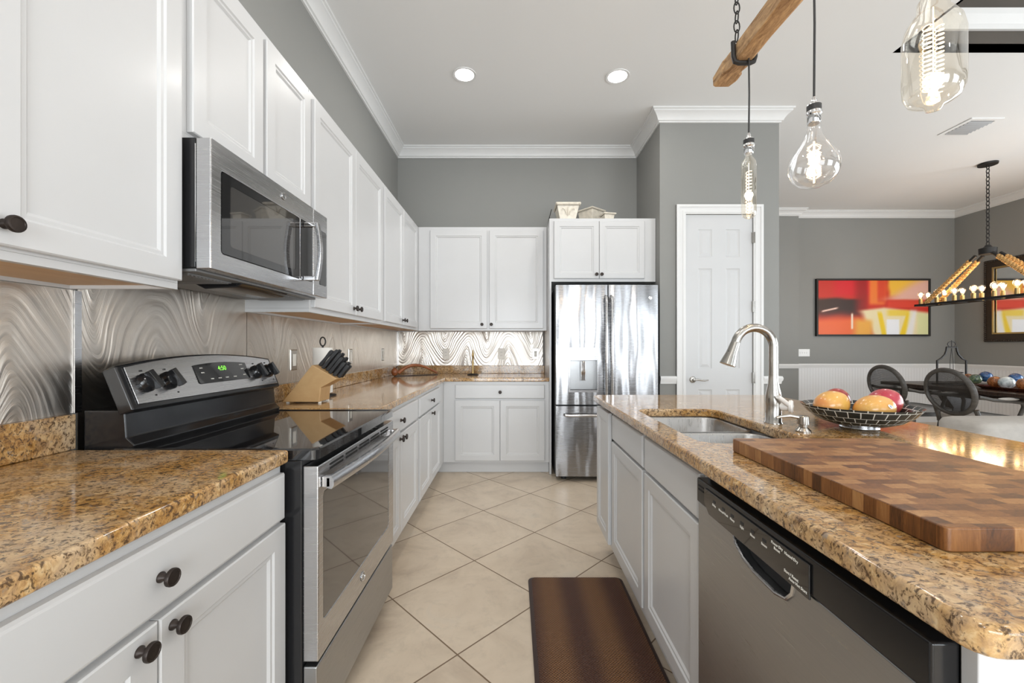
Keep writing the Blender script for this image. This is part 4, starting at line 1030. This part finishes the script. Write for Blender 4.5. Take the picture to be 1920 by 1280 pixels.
chain(MB(), (.976, 1.815, 2.540), (.976, 1.815, ZC - .02), 20, .0125, .0028).build('chain', 'iron', t, smooth=True)
chain(MB(), (.976, .75, 2.540), (.976, .75, ZC - .02), 20, .0125, .0028).build('chain', 'iron', t, smooth=True)
for y in (.75, 1.815):
    MB().lathe([(.03, ZC - .02), (.034, ZC - .001)], (.976, y, 0), seg=18).build('ceiling_hook', 'iron', t, smooth=True)
    s_ = [(.960, y, 2.535), (.962, y, 2.47), (.968, y, 2.449), (.985, y, 2.443), (1.035, y, 2.443), (1.050, y, 2.449), (1.056, y, 2.47), (1.056, y, 2.50)]
    MB().tube(s_, .010, 8).build('strap', 'iron', t, smooth=True)
def helix(c, r, z0, z1, turns, wob, m, th=.0011, fx=0):
    N = int(turns * 10); m.tube([(c[0] + fx + r * cos(2 * pi * turns * k / N), c[1] + r * sin(2 * pi * turns * k / N), z0 + (z1 - z0) * k / N) for k in range(N + 1)], th, 5)
def pendant(y, ztop, prof, mat, filament, sock):
    x = 1.02
    cd = MB().tube([(x, y, 2.455), (x + .002, y, 2.3), (x, y, ztop + .075)], .0036, 8).build('cord', 'blackm', t, smooth=True)
    sk = MB().lathe([(.004, .078), (.008, .070), (.009, .055), (.019, .052), (.0205, .046), (.0205, .030), (.0225, .026), (.0225, .018), (.0195, .014), (.0195, -.010), (.017, -.014)][::-1], (x, y, ztop), seg=24).build('socket', sock, t, smooth=True)
    MB().lathe([(.0215, .029), (.0215, .048)], (x, y, ztop), seg=24).build('socket_band', 'blackm', sk, smooth=True)
    gb = MB().lathe(prof, (x, y, 0), seg=40, cap0=True, cap1=False).build('bulb', mat, t, smooth=True, angle=180)
    m = MB(); filament(m, x, y)
    m.build('filament', 'filament', gb)
    return gb
def prof_tube(z0, z1, r, neck=.013): return [(.001, z0), (r * .5, z0 + .004), (r * .85, z0 + .014), (r, z0 + .030), (r, z1 - .05), (r * .92, z1 - .035), (neck, z1 - .012), (neck, z1)]
def fil_a(m, x, y):
    helix((x, y), .011, 1.785, 1.965, 13, 0, m); m.tube([(x, y, 1.78), (x, y, 2.0)], .0012, 5)
pendant(1.80, 2.052, prof_tube(1.757, 2.040, .0295), 'bulba', fil_a, 'chrome')
def fil_b(m, x, y):
    for q in range(6):
        a = 2 * pi * q / 6
        m.tube([(x + (.014 + .007 * (1 if k % 2 else -1) + .004 * sin(k)) * cos(a), y + (.014 + .007 * (1 if k % 2 else -1)) * sin(a), 1.775 + .0115 * k) for k in range(11)], .0010, 5)
    m.tube([(x, y, 1.76), (x, y, 1.90)], .003, 6)
PB_ = [(.001, 1.744), (.020, 1.746), (.045, 1.757), (.064, 1.776), (.074, 1.800), (.075, 1.822), (.068, 1.846), (.052, 1.873), (.036, 1.898), (.025, 1.920), (.020, 1.945), (.018, 1.962)]
pendant(1.41, 1.974, PB_, 'bulb', fil_b, 'chrome')
def fil_c(m, x, y):
    for q in (-1, 1): helix((x, y), .008, 1.825, 1.985, 15, 0, m, .0010, q * .015)
    m.tube([(x, y, 1.80), (x, y, 2.03)], .0013, 5)
PC_ = [(.001, 1.7775), (.014, 1.779), (.018, 1.788), (.030, 1.793), (.047, 1.803), (.056, 1.822), (.058, 1.85), (.058, 1.955), (.052, 1.985), (.038, 2.010), (.030, 2.020), (.029, 2.045), (.020, 2.060), (.018, 2.075)]
pendant(1.01, 2.088, PC_, 'bulba', fil_c, 'chrome')
for (y, z) in ((1.80, 1.88), (1.41, 1.83), (1.01, 1.90)):
    d = bpy.data.lights.new('bulb_glow', 'POINT'); d.energy = 1.6; d.color = (1, .72, .42); d.shadow_soft_size = .02
    o = bpy.data.objects.new('bulb_glow', d); COL.objects.link(o); o.parent = t; o.location = Vector((1.02, y, z)) - Vector(t.location)

# ------------------------------------------------------------------ dining chandelier
CX, CY, CZ = 5.615, 4.92, 1.769
t = thing('chandelier', 'linear rope and iron chandelier with two rows of glowing bulbs over the dining table', 'chandelier', (CX, CY, ZC))
MB().lathe([(.085, ZC - .022), (.088, ZC - .001)], (CX, CY, 0), seg=28).build('canopy', 'iron', t, smooth=True)
chain(MB(), (CX, CY, 2.40), (CX, CY, ZC - .02), 20, .016, .0045).build('chain', 'iron', t, smooth=True)
MB().lathe([(.03, 2.29), (.075, 2.30), (.078, 2.37), (.04, 2.38), (.02, 2.41)], (CX, CY, 0), seg=20).build('hub', 'iron', t, smooth=True)
fr = MB()
Y0, Y1 = CY - .80, CY + .80
fr.slab(rect(CX - .10, CX + .10, Y0, Y1), [rect(CX - .092, CX + .092, Y0 + .01, Y1 - .01)], Pz, CZ - .012, CZ + .016)
for k in range(8): y = CY - .70 + k * .2; fr.box(CX - .092, CX + .092, y - .008, y + .008, CZ - .008, CZ + .002)
fr.build('frame', 'iron', t)
for sx_ in (-1, 1):
    for sy in (-1, 1):
        p0 = Vector((CX + sx_ * .045, CY + sy * .09, 2.30)); p1 = Vector((CX + sx_ * .085, CY + sy * .66, CZ + .02))
        MB().tube([p0, p0.lerp(p1, .12)], .018, 8).build('rope_clamp', 'iron', t, smooth=True)
        N = 46; pts = []
        rp = MB()
        for st_ in range(3):
            dirv = (p1 - p0).normalized(); u = dirv.orthogonal().normalized(); v = dirv.cross(u)
            pts = [p0.lerp(p1, .10 + .90 * k / N) + (u * cos(k * .75 + st_ * 2.094) + v * sin(k * .75 + st_ * 2.094)) * .014 for k in range(N + 1)]
            rp.tube(pts, .0155, 7)
        rp.build('rope', 'rope', t, smooth=True)
        for k in range(8 if sy > 0 else 0):
            y = CY - .76 + k * .217; x = CX + sx_ * .05
            MB().lathe([(.022, CZ - .004), (.022, CZ + .085), (.010, CZ + .088)], (x, y, 0), seg=14).build('candle_sleeve', 'brass', t, smooth=True)
            gb = MB().lathe([(.012, CZ + .088), (.016, CZ + .105), (.030, CZ + .130), (.034, CZ + .150), (.028, CZ + .172), (.012, CZ + .186), (.001, CZ + .189)], (x, y, 0), seg=16).build('bulb', 'bulb', t, smooth=True, angle=180)
            MB().ball((x, y, CZ + .142), .019, (1, 1, 1.5), 12, 8).build('filament', 'edison', gb, smooth=True)
for dy in (-.55, 0, .55):
    d = bpy.data.lights.new('chandelier_glow', 'POINT'); d.energy = 4; d.color = (1, .70, .42); d.shadow_soft_size = .12
    o = bpy.data.objects.new('chandelier_glow', d); COL.objects.link(o); o.parent = t; o.location = Vector((CX, CY + dy, CZ + .24)) - Vector(t.location)

# ------------------------------------------------------------------ painting and mirror
def sm(a, b, x):
    t_ = min(1, max(0, (x - a) / (b - a))); return t_ * t_ * (3 - 2 * t_)
def mixv(a, b, f): return tuple(a[i] * (1 - f) + b[i] * f for i in range(3))
def paint(u, v):
    """u left-right, v bottom-top; loose patches of red, umber, orange, cream and yellow"""
    wob = .012 * sin(u * 11 + v * 5) + .006 * sin(u * 29 - v * 19)
    c = (.80, .16, .10)
    c = mixv(c, (.84, .10, .14), (1 - sm(.12, .22, abs(u - .32))) * sm(.66, .78, v))
    c = mixv(c, (.20, .10, .07), sm(.22, .50, v + wob + .1 * u) * (1 - sm(.62, .70, v + wob)) * (1 - sm(.34, .46, u + wob)))
    c = mixv(c, (.55, .08, .05), sm(.30, .38, u) * (1 - sm(.42, .48, u)) * sm(.35, .45, v) * .7)
    c = mixv(c, (.92, .40, .18), (1 - sm(.22, .40, v + wob)) * (1 - sm(.36, .50, u)))
    c = mixv(c, (.95, .50, .20), sm(.44, .49, u) * (1 - sm(.58, .64, u)) * sm(.50, .60, v))
    c = mixv(c, (.86, .28, .14), (1 - sm(.02, .05, abs(u - .575))) * sm(.55, .65, v))
    c = mixv(c, (.95, .74, .24), sm(.60, .66, u + wob) * sm(.62, .76, v))
    c = mixv(c, (.92, .72, .66), sm(.72, .95, u - (v - .9) * .9 + wob) * sm(.60, .68, v))
    c = mixv(c, (.88, .26, .16), sm(.61, .65, u) * sm(.48, .52, v) * (1 - sm(.58, .66, v + wob)))
    c = mixv(c, (.93, .87, .70), sm(.42, .52, u + v * .25 - .02 + wob) * (1 - sm(.46, .54, v + (abs(u - .6) * .25))))
    c = mixv(c, (.92, .66, .26), sm(.28, .38, u) * (1 - sm(.46, .52, u)) * (1 - sm(.20, .34, v + wob)))
    leg = (1 - sm(.012, .03, abs(u - .60 + v * .10))) + (1 - sm(.015, .04, abs(u - .77 - v * .16)))
    c = mixv(c, (.94, .80, .16), min(1, leg) * (1 - sm(.36, .46, v)))
    c = mixv(c, (.94, .80, .16), (1 - sm(.03, .08, abs(v - .40))) * sm(.60, .66, u) * (1 - sm(.80, .86, u)) * .7)
    c = mixv(c, (.94, .95, .97), sm(.615, .63, u) * (1 - sm(.73, .745, u)) * (1 - sm(.27, .29, v)))
    c = mixv(c, (.93, .93, .95), (1 - sm(.015, .05, abs(u - .83 - v * .08))) * (1 - sm(.4, .5, v)) * .8)
    c = mixv(c, (.88, .88, .66), sm(.88, .92, u) * (1 - sm(.30, .48, v + wob)))
    c = mixv(c, (.95, .80, .74), (1 - sm(.006, .025, abs(v - .42 - (u - .02) * .45))) * sm(.02, .05, u) * (1 - sm(.16, .2, u)))
    c = mixv(c, (.96, .88, .80), (1 - sm(.004, .014, abs(u - .31))) * sm(.08, .12, v) * (1 - sm(.36, .42, v)))
    return tuple(max(0, min(1, q)) for q in c)
t = thing('painting', 'wide red, orange and yellow abstract painting in a black frame on the dining wall', 'painting', (5.755, YF, 1.375))
ax0, ax1, az0, az1 = 4.845, 6.665, 1.375, 2.293
MB().slab(rect(ax0, ax1, az0, az1), [rect(ax0 + .028, ax1 - .028, az0 + .028, az1 - .028)], PB(YF - .001), 0, .045).build('frame', 'iron', t, bevel=.004)
bmx = bmesh.new(); cl = bmx.loops.layers.color.new('paint'); NU, NV = 150, 80
gx = [[bmx.verts.new((ax0 + .0285 + (ax1 - ax0 - .057) * i / NU, YF - .030, az0 + .0285 + (az1 - az0 - .057) * j / NV)) for j in range(NV + 1)] for i in range(NU + 1)]
for i in range(NU):
    for j in range(NV):
        f = bmx.faces.new([gx[i][j], gx[i + 1][j], gx[i + 1][j + 1], gx[i][j + 1]])
        for lp, (a, b2) in zip(f.loops, ((i, j), (i + 1, j), (i + 1, j + 1), (i, j + 1))): lp[cl] = (*[pow(max(0, c), 1 / 2.2) if False else c for c in paint(a / NU, b2 / NV)], 1)
ex = bmesh.ops.extrude_face_region(bmx, geom=bmx.faces[:])
bmesh.ops.translate(bmx, vec=(0, .018, 0), verts=[g for g in ex['geom'] if isinstance(g, bmesh.types.BMVert)])
mm_ = MB(); mm_.bm.free(); mm_.bm = bmx
mm_.build('canvas', 'painting', t)
t = thing('wall_mirror', 'large mirror in a carved dark frame on the right dining wall reflecting the painting', 'mirror', (XR, 5.6, 1.277))
Pr = lambda u, v, w: (XR - .001 - w, u, v)
MB().slab(rect(4.75, 6.24, 1.277, 2.485), [rect(4.865, 6.125, 1.392, 2.370)], Pr, 0, .03).build('frame', 'carvedframe', t, bevel=.008)
bd = MB()
for (a, b_) in (((4.77, 1.297), (6.22, 1.297)), ((6.22, 1.297), (6.22, 2.465)), ((6.22, 2.465), (4.77, 2.465)), ((4.77, 2.465), (4.77, 1.297))):
    n = int(sqrt((a[0] - b_[0]) ** 2 + (a[1] - b_[1]) ** 2) / .03)
    for k in range(n):
        f = k / n; bd.ball(Pr(a[0] + (b_[0] - a[0]) * f, a[1] + (b_[1] - a[1]) * f, .034), .014, (1, 1, 1), 8, 5)
bd.build('bead_moulding', 'carvedframe', t, smooth=True)
MB().slab(rect(4.862, 6.128, 1.389, 2.373), [rect(4.885, 6.105, 1.412, 2.350)], Pr, .0305, .040).build('inner_moulding', 'brass', t, bevel=.003)
MB().slab(rect(4.8655, 6.1245, 1.3925, 2.3695), [], Pr, .010, .014).build('mirror_glass', 'mirror', t)

# ------------------------------------------------------------------ dining table and chairs
t = thing('dining_table', 'dark walnut trestle dining table under the chandelier', 'table', (5.6, 4.6, 0))
TX0, TX1, TY0, TY1, TZ = 4.97, 6.15, 3.55, 5.66, .740
MB().slab(rr(TX0, TX1, TY0, TY1, .05), [], Pz, TZ - .04, TZ).build('tabletop', 'darkwood', t, bevel=.008)
MB().slab(rect(TX0 + .20, TX1 - .20, TY0 + .20, TY1 - .20), [rect(TX0 + .23, TX1 - .23, TY0 + .23, TY1 - .23)], Pz, TZ - .12, TZ - .0405).build('apron', 'darkwood', t)
for y in (TY0 + .45, TY1 - .45):
    m = MB().prism([(5.30, .10), (5.82, .10), (5.72, .22), (5.66, .45), (5.78, .62), (5.46 - .12, .62), (5.46, .45), (5.40, .22)], 'Y', y - .05, y + .05)
    m.build('pedestal', 'darkwood', t, bevel=.01)
    MB().box(5.12, 6.0, y - .06, y + .06, .001, .099).build('foot', 'darkwood', t, bevel=.02)
MB().box(5.53, 5.59, TY0 + .5, TY1 - .5, .25, .33).build('stretcher', 'darkwood', t)
def make_chair():
    t = thing('dining_chair', '', 'chair', (0, 0, 0), 'oval-back dining armchairs')
    # faces +X, back plane near x=0
    ov = []
    for k in range(36):
        a = 2 * pi * k / 36; y = .245 * cos(a); z = .725 + .235 * sin(a)
        ov.append((-.045 - (z - .49) * .22, y, z))
    fr = MB().tube(ov, .026, 10, closed=True, flat=.75)
    fr.build('back_frame', 'chairwood', t, smooth=True)
    cm = MB(); vs = [cm.bm.verts.new((p[0] + .0, p[1] * .93, .725 + (p[2] - .725) * .93)) for p in ov]; cm.bm.faces.new(vs)
    ex = bmesh.ops.extrude_face_region(cm.bm, geom=cm.bm.faces[:]); bmesh.ops.translate(cm.bm, vec=(.004, 0, 0), verts=[g for g in ex['geom'] if isinstance(g, bmesh.types.BMVert)])
    cm.build('cane_back', 'cane', t)
    MB().slab(rr(.0, .50, -.26, .26, .06), [], Pz, .38, .425).build('seat_frame', 'chairwood', t, bevel=.006)
    MB().rings([[(u, v, .426) for u, v in rr(.012, .488, -.248, .248, .05)], [(u, v, .465) for u, v in rr(.004, .496, -.256, .256, .06)], [(u, v, .485) for u, v in rr(.03, .47, -.23, .23, .05)], [(u, v, .492) for u, v in rr(.10, .40, -.16, .16, .05)]]).build('seat_cushion', 'cushion', t, smooth=True, angle=60)
    for sy in (-1, 1):
        MB().tube([(.455, sy * .215, .379), (.458, sy * .218, .001)], [.026, .016], 10).build('leg', 'chairwood', t, smooth=True)
        MB().tube([(.035, sy * .215, .379), (.0, sy * .22, .2), (-.05, sy * .225, .001)], [.024, .02, .016], 10).build('leg', 'chairwood', t, smooth=True)
        MB().tube([(.02, sy * .21, .40), (-.035, sy * .205, .56)], .022, 10).build('back_post', 'chairwood', t, smooth=True)
        ar = MB().tube([(-.055, sy * .245, .70), (.06, sy * .275, .672), (.24, sy * .285, .66), (.345, sy * .28, .645), (.36, sy * .275, .60), (.33, sy * .262, .50), (.34, sy * .255, .425)], [.017, .018, .019, .019, .018, .017, .018], 10).build('arm', 'chairwood', t, smooth=True)
        MB().ball((.20, sy * .283, .684), .05, (2.1, .62, .30), 16, 10).build('arm_pad', 'cushion', ar, smooth=True)
    return t
ch = make_chair()
spots = [((4.74, 4.43), 'dark oval cane-back dining armchair nearer the kitchen, in front of the orb tray'), ((4.74, 5.18), 'dark oval cane-back dining armchair further off, below the red painting')]
for i, ((x, y), lab) in enumerate(spots):
    o = ch if i == 0 else copy_tree(ch)
    o.location = (x, y, 0); o['label'] = lab
# tray of glass orbs
t = thing('wooden_tray', 'long reddish-brown tray of glass orbs on the dining table', 'tray', (5.35, 4.35, TZ))
c0 = (5.33, 4.30); 
MB().rings([[(c0[0] + a * cos(2 * pi * k / 36), c0[1] + b_ * sin(2 * pi * k / 36), z) for k in range(36)] for a, b_, z in ((.13, .42, TZ + .0005), (.17, .50, TZ + .035), (.16, .49, TZ + .035), (.12, .41, TZ + .012))]).build('dish', wood('tray_redwood', (.06, .015, .01), (.14, .04, .02), (3, 3, 3), .2, 3), t, smooth=True)
def at(px, py_, X):
    Y = X * 780 / (px - 962); return X, Y, 1.205 + (650 - py_) * Y / 780
orbs = [(1848, 703, 5.47, .060, 'ball_blue', 'dark blue glass orb, back row left in the dining tray'), (1866, 708, 5.34, .062, 'ball_copper', 'copper brown glass orb in the middle of the dining tray'),
        (1887.5, 709, 5.30, .066, 'ball_white', 'pale white glass orb in the dining tray'), (1904, 704, 5.43, .060, 'ball_blue', 'dark blue glass orb, back row right in the dining tray'),
        (1829, 709, 5.30, .056, 'ball_green', 'dark green glass orb at the left end of the dining tray'), (1921, 712, 5.30, .062, 'ball_copper', 'copper glass orb at the frame edge, right end of the dining tray'),
        (1816, 704, 5.46, .042, 'ball_copper', 'small red-copper orb beside the lantern end of the tray')]
for px, py_, X, r, mt, lab in orbs:
    x, y, z = at(px, py_, X); z = TZ + r + .014
    if X > 5.4: z += .045
    if px == 1829: z += .025
    tag(MB().ball((x, y, z), r, (1, 1, 1), 24, 16).build('glass_orb', mt, None, smooth=True, angle=180), lab, 'orb', 'glass orbs in the dining tray')
# iron lantern frame
t = thing('lantern', 'open black iron lantern frame with ring top on the far end of the dining table', 'lantern', (5.45, 5.17, TZ))
lx, ly, hw = 5.45, 5.17, .180
MB().slab(rect(lx - hw, lx + hw, ly - .07, ly + .07), [], Pz, TZ + .0005, TZ + .012).build('base', 'iron', t)
for sx_ in (-1, 1):
    pts = [(lx + sx_ * hw, ly, TZ + .012), (lx + sx_ * hw, ly, 1.035), (lx + sx_ * hw * .72, ly, 1.062), (lx + sx_ * hw * .47, ly, 1.11), (lx + sx_ * hw * .36, ly, 1.16), (lx + sx_ * hw * .34, ly, 1.20)]
    MB().tube(pts, .0115, 6).build('post', 'iron', t)
MB().tube([(lx - hw * .36, ly, 1.20), (lx + hw * .36, ly, 1.20)], .010, 6).build('top_bar', 'iron', t)
MB().tube([(lx + .050 * cos(a), ly, 1.237 + .034 * sin(a)) for a in [2 * pi * k / 24 for k in range(24)]], .005, 6, closed=True).tube([(lx, ly, 1.205), (lx, ly, 1.285)], .005, 6).build('ring', 'iron', t, smooth=True)
MB().tube([(lx, ly, 1.20), (lx - .02, ly, 1.02), (lx - .02, ly, .90)], .003, 6).tube([(lx, ly, 1.20), (lx + .018, ly, 1.02), (lx + .022, ly, .90)], .003, 6).build('hanging_rod', 'iron', t)
MB().lathe([(.10, .885), (.105, .893), (.06, .90), (0, .902)], (lx, ly, 0), seg=16).build('candle_plate', 'iron', t, smooth=True)

# ------------------------------------------------------------------ sofa behind the island
t = thing('sofa', 'beige linen sofa seen over the right edge of the island', 'sofa', (3.2, 1.7, 0))
def soft(x0, x1, y0, y1, z0, z1, r=.05):
    L = []
    for z, i in ((z0, .02), (z0 + .02, 0), (z1 - r, 0), (z1 - r * .3, r * .3), (z1, r)):
        L.append([(u, v, z) for u, v in rr(x0 + i, x1 - i, y0 + i, y1 - i, .05, 5)])
    return MB().rings(L)
soft(2.19, 4.25, 1.93, 2.17, .12, .850, .03).build('backrest', 'sofa', t, smooth=True, angle=50)
soft(2.19, 4.25, 1.20, 1.925, .12, .44).build('seat_base', 'sofa', t, smooth=True, angle=50)
for x in (2.20, 4.03): soft(x, x + .21, 1.18, 1.925, .12, .64).build('armrest', 'sofa', t, smooth=True, angle=50)
for x in (2.43, 3.24): soft(x, x + .78, 1.19, 1.90, .445, .56).build('seat_cushion', 'sofa', t, smooth=True, angle=50)
for x in (2.27, 4.15):
    for y in (1.27, 2.08): MB().lathe([(.02, .001), (.028, .119)], (x, y, 0), seg=12).build('leg', 'darkwood', t, smooth=True)
